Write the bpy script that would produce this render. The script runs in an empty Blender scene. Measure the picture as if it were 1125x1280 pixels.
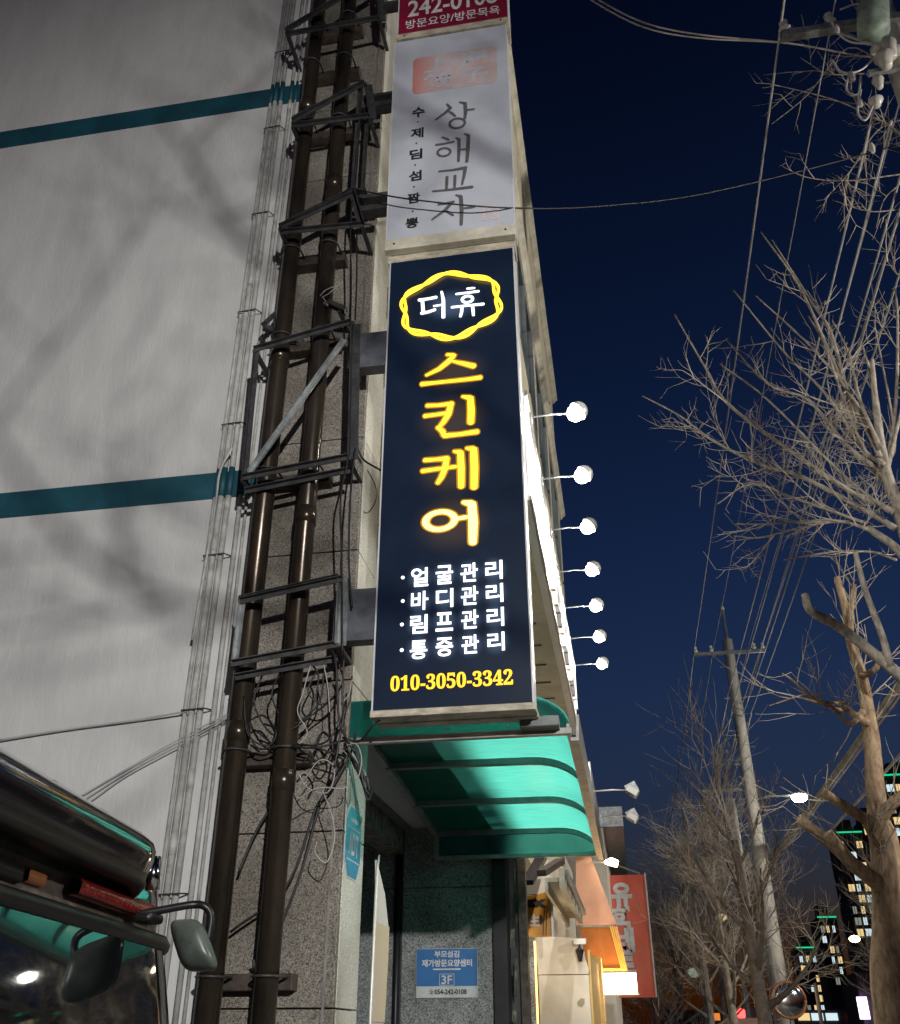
import bpy, bmesh, math, random
from mathutils import Vector, Matrix, Quaternion, noise
V = Vector
sc = bpy.context.scene
C = sc.collection
R = math.radians
random.seed(7)

# ---------------------------------------------------------------- camera
EYE = V((0, 0, 1.6)); YAW, PITCH, FPX = R(10), R(29.2), 1180.0
cd = bpy.data.cameras.new('camera'); cam = bpy.data.objects.new('camera', cd); C.objects.link(cam)
cam.location = EYE; cam.rotation_euler = (R(90) + PITCH, 0, YAW)
cd.sensor_fit = 'HORIZONTAL'; cd.sensor_width = 36; cd.lens = 36 * FPX / 1125
cd.clip_start = .05; cd.clip_end = 3000
sc.camera = cam
# ---------------------------------------------------------------- night sky
SUN_EL, SUN_ROT = R(2.0), R(200)
w = bpy.data.worlds.new('World'); sc.world = w; w.use_nodes = True
nt = w.node_tree; nt.nodes.clear()
sky = nt.nodes.new('ShaderNodeTexSky'); sky.sky_type = 'NISHITA'; sky.sun_disc = False
sky.sun_elevation = SUN_EL; sky.sun_rotation = SUN_ROT; sky.air_density = 1.6; sky.dust_density = .6; sky.ozone_density = 5
mul = nt.nodes.new('ShaderNodeMix'); mul.data_type = 'RGBA'; mul.blend_type = 'MULTIPLY'; mul.inputs[0].default_value = 1
mul.inputs[7].default_value = (.62, .46, .62, 1)
bg = nt.nodes.new('ShaderNodeBackground'); bg.inputs[1].default_value = .12
out = nt.nodes.new('ShaderNodeOutputWorld')
wt = nt.nodes.new('ShaderNodeTexCoord'); wx = nt.nodes.new('ShaderNodeSeparateXYZ'); wr = nt.nodes.new('ShaderNodeValToRGB')   # city glow fades towards the zenith
wr.color_ramp.elements[0].position = .30; wr.color_ramp.elements[0].color = (1, 1, 1, 1); wr.color_ramp.elements[1].position = .86; wr.color_ramp.elements[1].color = (.22, .24, .26, 1)
mul2 = nt.nodes.new('ShaderNodeMix'); mul2.data_type = 'RGBA'; mul2.blend_type = 'MULTIPLY'; mul2.inputs[0].default_value = 1
nt.links.new(wt.outputs['Generated'], wx.inputs[0]); nt.links.new(wx.outputs[2], wr.inputs[0])
nt.links.new(sky.outputs[0], mul.inputs[6]); nt.links.new(mul.outputs[2], mul2.inputs[6]); nt.links.new(wr.outputs[0], mul2.inputs[7]); nt.links.new(mul2.outputs[2], bg.inputs[0]); nt.links.new(bg.outputs[0], out.inputs[0])
# the last of the dusk, almost gone
sl = bpy.data.lights.new('dusk_sun', 'SUN'); sl.energy = .01; sl.angle = R(.5); sl.color = (.8, .88, 1)
so = bpy.data.objects.new('dusk_sun', sl); C.objects.link(so); so.location = (0, -20, 20)
so.rotation_euler = (R(60), 0, R(20))
vs = sc.view_settings; vs.view_transform = 'Standard'; vs.look = 'None'; vs.exposure = 0; vs.gamma = 1; vs.use_curve_mapping = False
sc.cycles.use_denoising = True
sc.cycles.max_bounces = 8; sc.cycles.sample_clamp_indirect = 6

# ---------------------------------------------------------------- helpers
_f = V((-math.sin(YAW) * math.cos(PITCH), math.cos(YAW) * math.cos(PITCH), math.sin(PITCH)))
_r = V((math.cos(YAW), math.sin(YAW), 0)); _u = _r.cross(_f)
def at(px, py, X=None, Y=None, Z=None):
    """a point of the place, measured from the photograph, on the plane X, Y or Z"""
    d = _f + _r * ((px - 562.5) / FPX) + _u * ((640 - py) / FPX)
    t = X / d.x if X is not None else Y / d.y if Y is not None else (Z - EYE.z) / d.z
    return EYE + d * t

class MB:
    def __init__(s): s.v = []; s.f = []
    def add(s, vs, fs):
        o = len(s.v); s.v += [V(q) for q in vs]; s.f += [tuple(i + o for i in q) for q in fs]; return s
    def box(s, c, size, rot=None):
        hx, hy, hz = (q / 2 for q in size); c = V(c)
        vs = [V((x, y, z)) for x in (-hx, hx) for y in (-hy, hy) for z in (-hz, hz)]
        if rot is not None: vs = [rot @ q for q in vs]
        return s.add([c + q for q in vs], [(0, 1, 3, 2), (4, 6, 7, 5), (0, 4, 5, 1), (2, 3, 7, 6), (0, 2, 6, 4), (1, 5, 7, 3)])
    def span(s, a, b):
        a, b = V(a), V(b); return s.box((a + b) / 2, [abs(q) for q in (b - a)])
    def bar(s, a, b, w, h=None, up=(0, 0, 1)):
        a, b = V(a), V(b); h = h or w; z = (b - a).normalized(); u = V(up)
        if abs(z.dot(u)) > .97: u = V((0, 1, 0))
        x = z.cross(u).normalized(); y = x.cross(z)
        q = [x * (i * w / 2) + y * (j * h / 2) for i, j in ((-1, -1), (1, -1), (1, 1), (-1, 1))]
        return s.add([a + k for k in q] + [b + k for k in q],
                     [(3, 2, 1, 0), (4, 5, 6, 7), (0, 1, 5, 4), (1, 2, 6, 5), (2, 3, 7, 6), (3, 0, 4, 7)])
    def angle(s, a, b, w, t=.006, up=(0, 0, 1)):      # steel angle section
        a, b = V(a), V(b); z = (b - a).normalized(); u = V(up)
        if abs(z.dot(u)) > .97: u = V((0, 1, 0))
        x = z.cross(u).normalized(); y = x.cross(z)
        s.bar(a, b, t, w, up); o = x * (w / 2) + y * (w / 2 - t / 2) 
        return s.bar(a + o, b + o, w, t, up)
    def tube(s, pts, r, n=8, caps=True):
        pts = [V(q) for q in pts]; m = len(pts)
        rs = r if isinstance(r, (list, tuple)) else [r] * m
        t0 = (pts[1] - pts[0]).normalized()
        x = t0.orthogonal().normalized(); o = len(s.v)
        for i, p in enumerate(pts):
            t = (pts[min(i + 1, m - 1)] - pts[max(i - 1, 0)])
            t = t.normalized() if t.length > 1e-9 else t0
            x = (x - t * x.dot(t)); x = x.normalized() if x.length > 1e-6 else t.orthogonal().normalized()
            y = t.cross(x)
            for k in range(n):
                a = 2 * math.pi * k / n; s.v.append(p + (x * math.cos(a) + y * math.sin(a)) * rs[i])
        for i in range(m - 1):
            for k in range(n):
                a = o + i * n + k; b = o + i * n + (k + 1) % n
                s.f.append((a, b, b + n, a + n))
        if caps:
            s.f.append(tuple(o + k for k in reversed(range(n)))); s.f.append(tuple(o + (m - 1) * n + k for k in range(n)))
        return s
    def prism(s, poly, vec):
        poly = [V(q) for q in poly]; vec = V(vec); n = len(poly); o = len(s.v)
        s.v += poly + [q + vec for q in poly]
        s.f.append(tuple(o + i for i in range(n))); s.f.append(tuple(o + n + i for i in reversed(range(n))))
        for i in range(n):
            j = (i + 1) % n; s.f.append((o + j, o + i, o + n + i, o + n + j))
        return s
    def grid(s, rows, close=False):
        o = len(s.v); n = len(rows[0])
        for r_ in rows: s.v += [V(q) for q in r_]
        for i in range(len(rows) - 1):
            for k in range(n - (0 if close else 1)):
                a = o + i * n + k; b = o + i * n + (k + 1) % n
                s.f.append((a, b, b + n, a + n))
        return s
    def ball(s, c, r, seg=12, rings=8, sc_=(1, 1, 1)):
        c = V(c); o = len(s.v)
        s.v.append(c + V((0, 0, r * sc_[2])))
        for i in range(1, rings):
            a = math.pi * i / rings
            for k in range(seg):
                b = 2 * math.pi * k / seg
                s.v.append(c + V((r * math.sin(a) * math.cos(b) * sc_[0], r * math.sin(a) * math.sin(b) * sc_[1], r * math.cos(a) * sc_[2])))
        s.v.append(c + V((0, 0, -r * sc_[2]))); L = len(s.v) - 1
        for k in range(seg):
            s.f.append((o, o + 1 + k, o + 1 + (k + 1) % seg)); e = o + 1 + (rings - 2) * seg
            s.f.append((L, e + (k + 1) % seg, e + k))
        for i in range(rings - 2):
            for k in range(seg):
                a = o + 1 + i * seg + k; b = o + 1 + i * seg + (k + 1) % seg
                s.f.append((a, a + seg, b + seg, b))
        return s
    def build(s, name, m, parent=None, label=None, cat=None, group=None, kind=None, smooth=False, bevel=0):
        org = V((0, 0, 0))
        if parent is not None: org = wloc(parent)
        elif s.v:
            lo = [min(q[i] for q in s.v) for i in range(3)]; hi = [max(q[i] for q in s.v) for i in range(3)]
            org = V(((lo[0] + hi[0]) / 2, (lo[1] + hi[1]) / 2, lo[2]))
        me = bpy.data.meshes.new(name); me.from_pydata([tuple(q - org) for q in s.v], [], s.f); me.update()
        bm = bmesh.new(); bm.from_mesh(me); bmesh.ops.recalc_face_normals(bm, faces=bm.faces); bm.to_mesh(me); bm.free()
        me.materials.append(M[m])
        if smooth:
            for p in me.polygons: p.use_smooth = True
        ob = bpy.data.objects.new(name, me); C.objects.link(ob)
        if parent is None: ob.location = org
        else: ob.parent = parent
        if bevel:
            b = ob.modifiers.new('bevel', 'BEVEL'); b.width = bevel; b.segments = 2; b.limit_method = 'ANGLE'
        tag(ob, label, cat, group, kind); return ob
def wloc(o):
    l = o.location.copy()
    while o.parent: o = o.parent; l += o.location
    return l
def tag(o, label=None, cat=None, group=None, kind=None):
    for k, q in (('label', label), ('category', cat), ('group', group), ('kind', kind)):
        if q: o[k] = q
    return o
def thing(name, label, cat, loc, group=None, kind=None):
    o = bpy.data.objects.new(name, None); C.objects.link(o); o.location = loc; o.empty_display_size = .1
    return tag(o, label, cat, group, kind)
def lamp(name, loc, power, col, radius=.06, kind='POINT', target=None, size=90, blend=1.):
    l = bpy.data.lights.new(name, kind); l.energy = power; l.color = col; l.shadow_soft_size = radius
    o = bpy.data.objects.new(name, l); C.objects.link(o); o.location = loc
    if kind == 'SPOT':
        l.spot_size = R(size); l.spot_blend = blend; o.rotation_euler = (V(target) - V(loc)).to_track_quat('-Z', 'Y').to_euler()
    return o
def copy_tree(o, parent=None):
    c = o.copy(); C.objects.link(c); c.parent = parent
    for ch in o.children: copy_tree(ch, c)
    return c

# ---------------------------------------------------------------- materials
M = {}
def mat(name, col, rough=.6, metal=0., var=.12, scale=4., bump=0., bscale=60., col2=None, emit=None, es=0., spec=.5, coat=0., stretch=(1, 1, 1), lo=.35, hi=.65):
    m = bpy.data.materials.new(name); m.use_nodes = True; M[name] = m
    t = m.node_tree; L = t.links.new; b = t.nodes['Principled BSDF']
    b.inputs['Roughness'].default_value = rough; b.inputs['Metallic'].default_value = metal
    b.inputs['Specular IOR Level'].default_value = spec; b.inputs['Coat Weight'].default_value = coat
    tc = t.nodes.new('ShaderNodeTexCoord'); mp = t.nodes.new('ShaderNodeMapping'); mp.inputs['Scale'].default_value = stretch
    geo = t.nodes.new('ShaderNodeNewGeometry'); L(geo.outputs['Position'], mp.inputs[0])
    n = t.nodes.new('ShaderNodeTexNoise'); n.inputs['Scale'].default_value = scale; n.inputs['Detail'].default_value = 6; n.inputs['Roughness'].default_value = .65
    L(mp.outputs[0], n.inputs['Vector'])
    r = t.nodes.new('ShaderNodeValToRGB'); c = V(col); c2 = V(col2) if col2 else c * (1 - var * 2)
    r.color_ramp.elements[0].position = lo; r.color_ramp.elements[1].position = hi
    r.color_ramp.elements[0].color = (*c2, 1); r.color_ramp.elements[1].color = (*(c * (1 + (var if not col2 else 0))), 1)
    L(n.outputs['Fac'], r.inputs[0]); L(r.outputs[0], b.inputs['Base Color'])
    if bump:
        n2 = t.nodes.new('ShaderNodeTexNoise'); n2.inputs['Scale'].default_value = bscale; n2.inputs['Detail'].default_value = 4
        L(mp.outputs[0], n2.inputs['Vector'])
        bp = t.nodes.new('ShaderNodeBump'); bp.inputs['Strength'].default_value = bump; bp.inputs['Distance'].default_value = .01
        L(n2.outputs['Fac'], bp.inputs['Height']); L(bp.outputs[0], b.inputs['Normal'])
    if emit: b.inputs['Emission Color'].default_value = (*emit, 1); b.inputs['Emission Strength'].default_value = es
    m['n'] = 1
    return m
def granite(name, base, dark, light, scale=190):
    m = mat(name, base, .55, bump=.15, bscale=120); t = m.node_tree; L = t.links.new; b = t.nodes['Principled BSDF']
    geo = t.nodes.new('ShaderNodeNewGeometry')
    vo = t.nodes.new('ShaderNodeTexVoronoi'); vo.inputs['Scale'].default_value = scale; L(geo.outputs['Position'], vo.inputs['Vector'])
    r = t.nodes.new('ShaderNodeValToRGB'); r.color_ramp.interpolation = 'LINEAR'
    e = r.color_ramp.elements; e[0].position = .1; e[0].color = (*dark, 1); e[1].position = .9; e[1].color = (*light, 1)
    k = e.new(.32); k.color = (*base, 1); k = e.new(.7); k.color = (*[q * 1.1 for q in base], 1)
    sp = t.nodes.new('ShaderNodeSeparateColor'); L(vo.outputs['Color'], sp.inputs[0]); L(sp.outputs[0], r.inputs[0])
    n = t.nodes.new('ShaderNodeTexNoise'); n.inputs['Scale'].default_value = 2.2; n.inputs['Detail'].default_value = 8; L(geo.outputs['Position'], n.inputs['Vector'])
    r2 = t.nodes.new('ShaderNodeValToRGB'); r2.color_ramp.elements[0].position = .3; r2.color_ramp.elements[0].color = (.55, .53, .5, 1); r2.color_ramp.elements[1].position = .65; r2.color_ramp.elements[1].color = (1, 1, 1, 1)
    L(n.outputs['Fac'], r2.inputs[0])
    mx = t.nodes.new('ShaderNodeMix'); mx.data_type = 'RGBA'; mx.blend_type = 'MULTIPLY'; mx.inputs[0].default_value = 1
    L(r.outputs[0], mx.inputs[6]); L(r2.outputs[0], mx.inputs[7]); L(mx.outputs[2], b.inputs['Base Color'])
def emitter(name, col, s):
    m = bpy.data.materials.new(name); m.use_nodes = True; M[name] = m; t = m.node_tree; b = t.nodes['Principled BSDF']
    b.inputs['Base Color'].default_value = (*[min(.9, q) for q in col], 1); b.inputs['Roughness'].default_value = .4
    b.inputs['Emission Color'].default_value = (*col, 1); b.inputs['Emission Strength'].default_value = s
mat('wall_paint', (.52, .525, .525), .8, var=.055, scale=1.5, bump=.3, bscale=32, stretch=(1.6, 1, .4))
mat('teal_paint', (.006, .062, .090), .6, var=.15, scale=3)
mat('conduit_paint', (.40, .40, .385), .75, var=.18, scale=9)
granite('granite_side', (.21, .19, .165), (.05, .045, .04), (.36, .34, .30))
granite('granite_pale', (.62, .63, .57), (.38, .38, .35), (.76, .76, .71))
granite('granite_grey', (.235, .25, .255), (.07, .075, .08), (.42, .44, .45), 120)
mat('mortar', (.09, .085, .08), .9)
mat('rust_pipe', (.075, .058, .042), .26, .6, col2=(.028, .024, .020), scale=6, bump=.06, bscale=40, stretch=(1, 1, .25))
mat('steel_dark', (.055, .055, .058), .55, .3, var=.25, scale=14, bump=.1)
mat('steel_rust', (.060, .045, .036), .6, .2, var=.3, scale=18, bump=.1)
mat('galvanised', (.33, .35, .36), .42, .7, var=.2, scale=12)
mat('arm_grey', (.10, .11, .13), .5, .1, var=.2, scale=8)
mat('cable_black', (.012, .012, .013), .5)
mat('cable_white', (.36, .35, .33), .5)
mat('wire_grey', (.52, .52, .53), .5, .2)
mat('cream_panel', (.66, .61, .46), .55, var=.1, scale=2.4, stretch=(1, 1, .3))
mat('cream_wood', (.50, .36, .17), .55, col2=(.60, .47, .27), scale=5, stretch=(3, 3, .7))
mat('cream_trim', (.60, .57, .47), .5, var=.14, scale=5)
mat('sign_rail', (.52, .47, .37), .55, var=.22, scale=9, stretch=(1, 1, 3), bump=.1)
mat('sign_side', (.62, .64, .66), .4, var=.08)
mat('window_glass', (.02, .03, .035), .08, 0, spec=.8)
mat('window_frame', (.20, .23, .25), .4, .4)
mat('aluminium', (.34, .33, .31), .4, .55, var=.15, scale=9)
mat('rib_steel', (.17, .19, .185), .45, .3, var=.15, scale=9)
mat('soffit_slat', (.16, .155, .15), .6, var=.15, scale=5)
mat('concrete_raw', (.20, .185, .165), .9, var=.35, scale=9, bump=.5, bscale=30)
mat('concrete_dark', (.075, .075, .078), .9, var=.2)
mat('concrete_pole', (.56, .54, .49), .85, var=.18, scale=3, bump=.15, bscale=50, stretch=(1, 1, .3))
mat('asphalt', (.05, .05, .052), .9, var=.2, scale=20, bump=.3, bscale=90)
mat('paving', (.14, .137, .13), .85, var=.2, scale=6, bump=.2)
mat('kerb_stone', (.33, .33, .32), .8, var=.15)
mat('road_paint', (.75, .74, .70), .7)
mat('bark_warm', (.44, .32, .20), .9, col2=(.17, .11, .07), scale=26, bump=.6, bscale=45, stretch=(1, 1, .35))
mat('bark_grey', (.42, .375, .31), .9, col2=(.15, .13, .11), scale=20, bump=.5, bscale=45, stretch=(1, 1, .4))
mat('bark_dark', (.12, .10, .085), .9, col2=(.06, .05, .045), scale=20, bump=.5)
mat('twig', (.52, .46, .37), .85, var=.2, scale=5)
mat('twig_far', (.36, .32, .27), .85, var=.25, scale=3)
mat('van_paint', (.006, .006, .007), .12, 0, spec=.6, coat=1., var=.05)
mat('van_trim', (.008, .008, .009), .38, spec=.3, var=.2, scale=20)
mat('van_matte', (.035, .035, .036), .5, 0, var=.15, scale=8)
mat('van_glass', (.004, .005, .006), .03, 0, spec=1., var=.02)
mat('van_recess', (.075, .058, .048), .6, var=.3, scale=14)
mat('mirror_shell', (.085, .10, .09), .38, 0, var=.15, scale=16)
mat('red_lens', (.17, .008, .008), .25, 0, var=.3, scale=60)
mat('amber_lens', (.28, .11, .04), .25)
mat('chrome', (.7, .7, .7), .1, 1)
mat('rubber', (.02, .02, .02), .8)
mat('vinyl_red', (.22, .008, .035), .45, var=.1, scale=2)
mat('vinyl_white', (.50, .53, .60), .45, var=.06, scale=1.6)
mat('ink_white', (.72, .70, .72), .5)
mat('ink_grey', (.115, .11, .115), .5, var=.12, scale=30)
mat('ink_black', (.02, .02, .02), .5)
mat('seal_red', (.57, .40, .39), .5, col2=(.52, .52, .57), scale=7, lo=.35, hi=.62)
t = M['seal_red'].node_tree; L = t.links.new; g_ = t.nodes.new('ShaderNodeNewGeometry'); x_ = t.nodes.new('ShaderNodeSeparateXYZ'); mr_ = t.nodes.new('ShaderNodeMapRange')
mr_.inputs[1].default_value = -1.22; mr_.inputs[2].default_value = -.98; mr_.inputs[3].default_value = .95; mr_.inputs[4].default_value = .08     # print bleached from one side
mx_ = t.nodes.new('ShaderNodeMix'); mx_.data_type = 'RGBA'; mx_.inputs[7].default_value = (.52, .16, .13, 1); b = t.nodes['Principled BSDF']
L(g_.outputs['Position'], x_.inputs[0]); L(x_.outputs[0], mr_.inputs[0]); L(mr_.outputs[0], mx_.inputs[0]); L(b.inputs['Base Color'].links[0].from_socket, mx_.inputs[6]); L(mx_.outputs[2], b.inputs['Base Color'])
mat('seal_small', (.55, .45, .47), .5, col2=(.58, .55, .57), scale=30)
mat('poster_blue', (.035, .16, .42), .4, var=.06)
mat('poster_white', (.55, .58, .60), .45)
mat('sticker_blue', (.03, .20, .42), .3, col2=(.06, .36, .52), scale=3)
mat('beer_yellow', (.55, .24, .025), .45, var=.06)
mat('red_banner', (.62, .075, .04), .5, col2=(.62, .17, .12), scale=.7)
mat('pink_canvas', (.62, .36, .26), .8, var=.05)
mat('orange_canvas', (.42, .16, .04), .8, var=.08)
mat('stripe_yellow', (.75, .48, .10), .7)
mat('stucco_white', (.62, .58, .50), .8, var=.06, scale=4)
mat('stucco_yellow', (.60, .42, .16), .8, var=.1, scale=4)
mat('dark_iron', (.018, .016, .02), .4, .3, var=.2)
mat('torn_paper', (.40, .39, .30), .9, col2=(.15, .14, .12), scale=20)
mat('leaf_mark', (.30, .26, .16), .6)
mat('tower_wall', (.055, .05, .055), .8, var=.2, scale=.2)
mat('far_wall', (.06, .05, .055), .8, var=.2, scale=.3)
mat('banner_cloth', (.66, .64, .60), .6, var=.04)
mat('banner_print', (.60, .50, .30), .6, col2=(.62, .52, .46), scale=2)
mat('insulator', (.55, .54, .50), .3, var=.1, scale=10)
mat('transformer_paint', (.26, .34, .30), .5, var=.2, scale=8)
mat('lamp_body', (.60, .60, .57), .35, .2, var=.1)
mat('fascia_white', (.78, .78, .78), .4, var=.03)
mat('person_hair', (.02, .017, .015), .5)
mat('jacket', (.05, .045, .05), .8)
mat('skin', (.45, .28, .2), .5)
emitter('flood_glow', (1, .96, .88), 14)
emitter('flood_warm', (1, .78, .45), 60)
emitter('neon_yellow', (1, .60, .03), 2.3)
emitter('neon_yellow_hot', (1, .72, .16), 3.2)
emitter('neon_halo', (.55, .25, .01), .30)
emitter('neon_white', (.93, .97, 1), 1.7)
emitter('neon_white_halo', (.30, .50, .95), .32)
emitter('neon_gold', (1, .52, .02), 1.25)
emitter('street_white', (1, .95, .82), 120)
emitter('street_warm', (1, .72, .36), 30)
emitter('win_white', (.75, .95, 1), .9)
emitter('win_warm', (1, .72, .34), .9)
emitter('win_dim', (.7, .78, .62), .28)
emitter('led_green', (.02, 1, .42), .7)
emitter('led_purple', (.82, .62, 1), 4)
emitter('signal_red', (1, .03, .03), 9)
emitter('light_box', (1, .90, .72), 5)
emitter('edge_glow', (1, .62, .18), 3.0)
emitter('shop_sign_orange', (1, .28, .05), .8)
# backlit navy sign face: the film itself glows faintly
m = mat('navy_film', (.006, .012, .026), .3, emit=(.12, .30, .75), es=.016, var=.1)
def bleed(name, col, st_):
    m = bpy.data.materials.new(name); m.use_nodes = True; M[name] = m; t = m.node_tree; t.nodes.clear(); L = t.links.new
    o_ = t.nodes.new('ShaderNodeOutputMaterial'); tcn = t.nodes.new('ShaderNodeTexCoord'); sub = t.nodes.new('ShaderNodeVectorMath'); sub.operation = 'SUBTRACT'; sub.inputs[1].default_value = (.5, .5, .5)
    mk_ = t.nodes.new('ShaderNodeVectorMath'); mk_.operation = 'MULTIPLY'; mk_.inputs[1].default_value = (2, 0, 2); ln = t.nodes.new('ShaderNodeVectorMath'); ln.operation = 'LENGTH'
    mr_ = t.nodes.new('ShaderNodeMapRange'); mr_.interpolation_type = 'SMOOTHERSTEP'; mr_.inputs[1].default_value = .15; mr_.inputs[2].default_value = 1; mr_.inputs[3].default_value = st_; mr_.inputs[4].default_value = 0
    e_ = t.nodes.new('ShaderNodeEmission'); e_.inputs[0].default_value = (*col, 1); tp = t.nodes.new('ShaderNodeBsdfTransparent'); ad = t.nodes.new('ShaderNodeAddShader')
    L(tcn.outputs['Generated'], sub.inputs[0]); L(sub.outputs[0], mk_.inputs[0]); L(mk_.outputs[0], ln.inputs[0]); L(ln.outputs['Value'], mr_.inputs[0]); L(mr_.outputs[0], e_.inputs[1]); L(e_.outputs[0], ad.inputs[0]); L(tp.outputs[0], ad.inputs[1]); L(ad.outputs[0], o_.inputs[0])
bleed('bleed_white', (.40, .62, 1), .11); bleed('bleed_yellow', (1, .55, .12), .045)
# twin-wall polycarbonate of the entrance canopy
m = bpy.data.materials.new('polycarbonate'); m.use_nodes = True; M['polycarbonate'] = m; t = m.node_tree; L = t.links.new
b = t.nodes['Principled BSDF']; b.inputs['Base Color'].default_value = (.006, .035, .055, 1); b.inputs['Roughness'].default_value = .2
tr = t.nodes.new('ShaderNodeBsdfTranslucent'); tr.inputs[0].default_value = (.05, .62, .48, 1)
geo = t.nodes.new('ShaderNodeNewGeometry'); mp = t.nodes.new('ShaderNodeMapping'); mp.inputs['Scale'].default_value = (1, 9, 1)
n = t.nodes.new('ShaderNodeTexNoise'); n.inputs['Scale'].default_value = 6; n.inputs['Detail'].default_value = 5
r = t.nodes.new('ShaderNodeValToRGB'); r.color_ramp.elements[0].position = .3; r.color_ramp.elements[0].color = (.09, .56, .48, 1); r.color_ramp.elements[1].position = .6; r.color_ramp.elements[1].color = (.13, .74, .62, 1)
L(geo.outputs['Position'], mp.inputs[0]); L(mp.outputs[0], n.inputs['Vector']); L(n.outputs['Fac'], r.inputs[0]); L(r.outputs[0], tr.inputs[0])
ms = t.nodes.new('ShaderNodeMixShader'); ms.inputs[0].default_value = .6
L(b.outputs[0], ms.inputs[1]); L(tr.outputs[0], ms.inputs[2]); L(ms.outputs[0], t.nodes['Material Output'].inputs[0])

# ---------------------------------------------------------------- lettering
def glyphs(body, bold=0.):
    """outline of a word from the built-in font: (verts2d, faces), normalised to its own bounds 0..1"""
    cu = bpy.data.curves.new('text', 'FONT'); cu.body = body; cu.offset = bold; cu.resolution_u = 3
    ob = bpy.data.objects.new('text', cu); C.objects.link(ob)
    dg = bpy.context.evaluated_depsgraph_get(); me = bpy.data.meshes.new_from_object(ob.evaluated_get(dg))
    vs = [(q.co.x, q.co.y) for q in me.vertices]; fs = [tuple(p.vertices) for p in me.polygons]
    bpy.data.objects.remove(ob); bpy.data.curves.remove(cu); bpy.data.meshes.remove(me)
    x0 = min(q[0] for q in vs); x1 = max(q[0] for q in vs); y0 = min(q[1] for q in vs); y1 = max(q[1] for q in vs)
    return [((x - x0) / (x1 - x0 + 1e-9), (y - y0) / (y1 - y0 + 1e-9)) for x, y in vs], fs
def put_text(mb, body, c, wd, ht, right, up, bold=0.):
    vs, fs = glyphs(body, bold); c = V(c); right = V(right).normalized(); up = V(up).normalized()
    mb.add([c + right * ((x - .5) * wd) + up * ((y - .5) * ht) for x, y in vs], fs)
    return mb
RX, UP = V((1, 0, 0)), V((0, 0, 1))
def text_px(mb, body, x0, y0, x1, y1, Y, h, bold=0.):
    """word between two pixel points along its middle line, lying on the plane Y, h pixels tall"""
    a, b_ = at(x0, y0, Y=Y), at(x1, y1, Y=Y); c = (a + b_) / 2
    ht = at((x0 + x1) / 2, (y0 + y1) / 2 - h / 2, Y=Y).z - at((x0 + x1) / 2, (y0 + y1) / 2 + h / 2, Y=Y).z
    return put_text(mb, body, c, b_.x - a.x, ht, RX, UP, bold)
def stroke(mb, pts, Y, grow=0.):
    """brush stroke lying on plane Y; pts = (px, py, width px)"""
    P = [(at(x, y, Y=Y), w_ / FPX * 1.13 * Y / 2 + grow) for x, y, w_ in pts]
    # resample to a smooth path
    Q = []
    for i in range(len(P) - 1):
        for k in range(6):
            t_ = k / 6; Q.append((P[i][0].lerp(P[i + 1][0], t_), P[i][1] * (1 - t_) + P[i + 1][1] * t_))
    Q.append(P[-1])
    L_, R_ = [], []
    for i, (p, r_) in enumerate(Q):
        d = (Q[min(i + 1, len(Q) - 1)][0] - Q[max(i - 1, 0)][0]).normalized(); n_ = V((-d.z, 0, d.x))
        L_.append(p + n_ * r_); R_.append(p - n_ * r_)
    def cap(p, r_, d):
        n_ = V((-d.z, 0, d.x)); return [p + d * (r_ * .8 * math.sin(a)) + n_ * (r_ * math.cos(a)) for a in (math.pi * k / 6 for k in range(1, 6))]
    d1 = (Q[-1][0] - Q[-2][0]).normalized(); d0 = (Q[0][0] - Q[1][0]).normalized()
    o = len(mb.v); n_ = len(L_)
    mb.v += L_ + R_
    for i in range(n_ - 1): mb.f.append((o + i, o + i + 1, o + n_ + i + 1, o + n_ + i))
    e = cap(Q[-1][0], Q[-1][1], d1); k = len(mb.v); mb.v += e; mb.f.append(tuple([o + n_ - 1] + list(range(k, k + 5)) + [o + 2 * n_ - 1]))
    e = cap(Q[0][0], Q[0][1], d0); k = len(mb.v); mb.v += e; mb.f.append(tuple([o + n_] + list(range(k, k + 5)) + [o]))
    stroke.n += 1
stroke.n = 0
def ring(mb, cx, cy, rx, ry, wx, wy, Y, skew=-.1, grow=0.):
    o = len(mb.v); N = 32
    for k in range(N):
        a = 2 * math.pi * k / N
        for s_ in (1, -1):
            x = (rx + s_ * wx / 2) * math.cos(a); y = (ry + s_ * wy / 2) * math.sin(a)
            p = at(cx + x, cy + y + skew * x, Y=Y); mb.v.append(p + (p - at(cx, cy, Y=Y)).normalized() * grow * s_)
    for k in range(N):
        a, b_ = o + 2 * k, o + 2 * ((k + 1) % N); mb.f.append((a, b_, b_ + 1, a + 1))
def zz(S, ox, oy, pts): return [(ox + x / S, oy + y / S, q / S) for x, y, q in pts]

# ================================================================ the setting
WY = 5.30            # plane of the building's side wall
CX = -1.54           # corner of the building to the street
MB().span((-400, -60, -.3), (400, 900, -.125)).build('ground', 'asphalt', kind='structure')
MB().span((4.15, -60, -.12), (11.3, 300, -.115)).build('road', 'asphalt', kind='structure')
pv = MB().span((-9, -12, -.1249), (4.0, 60, 0)).build('pavement', 'paving', kind='structure')
MB().span((4.003, -12, -.1249), (4.15, 60, .004)).build('kerb', 'kerb_stone', kind='structure')
MB().span((11.3, -12, -.1249), (15, 60, 0)).build('far_pavement', 'paving', kind='structure')
mk = MB()
for k in range(12): mk.span((7.7, -10 + 8 * k, -.112), (7.85, -6 + 8 * k, -.108))
mk.build('road_marking', 'road_paint', kind='structure')

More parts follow.
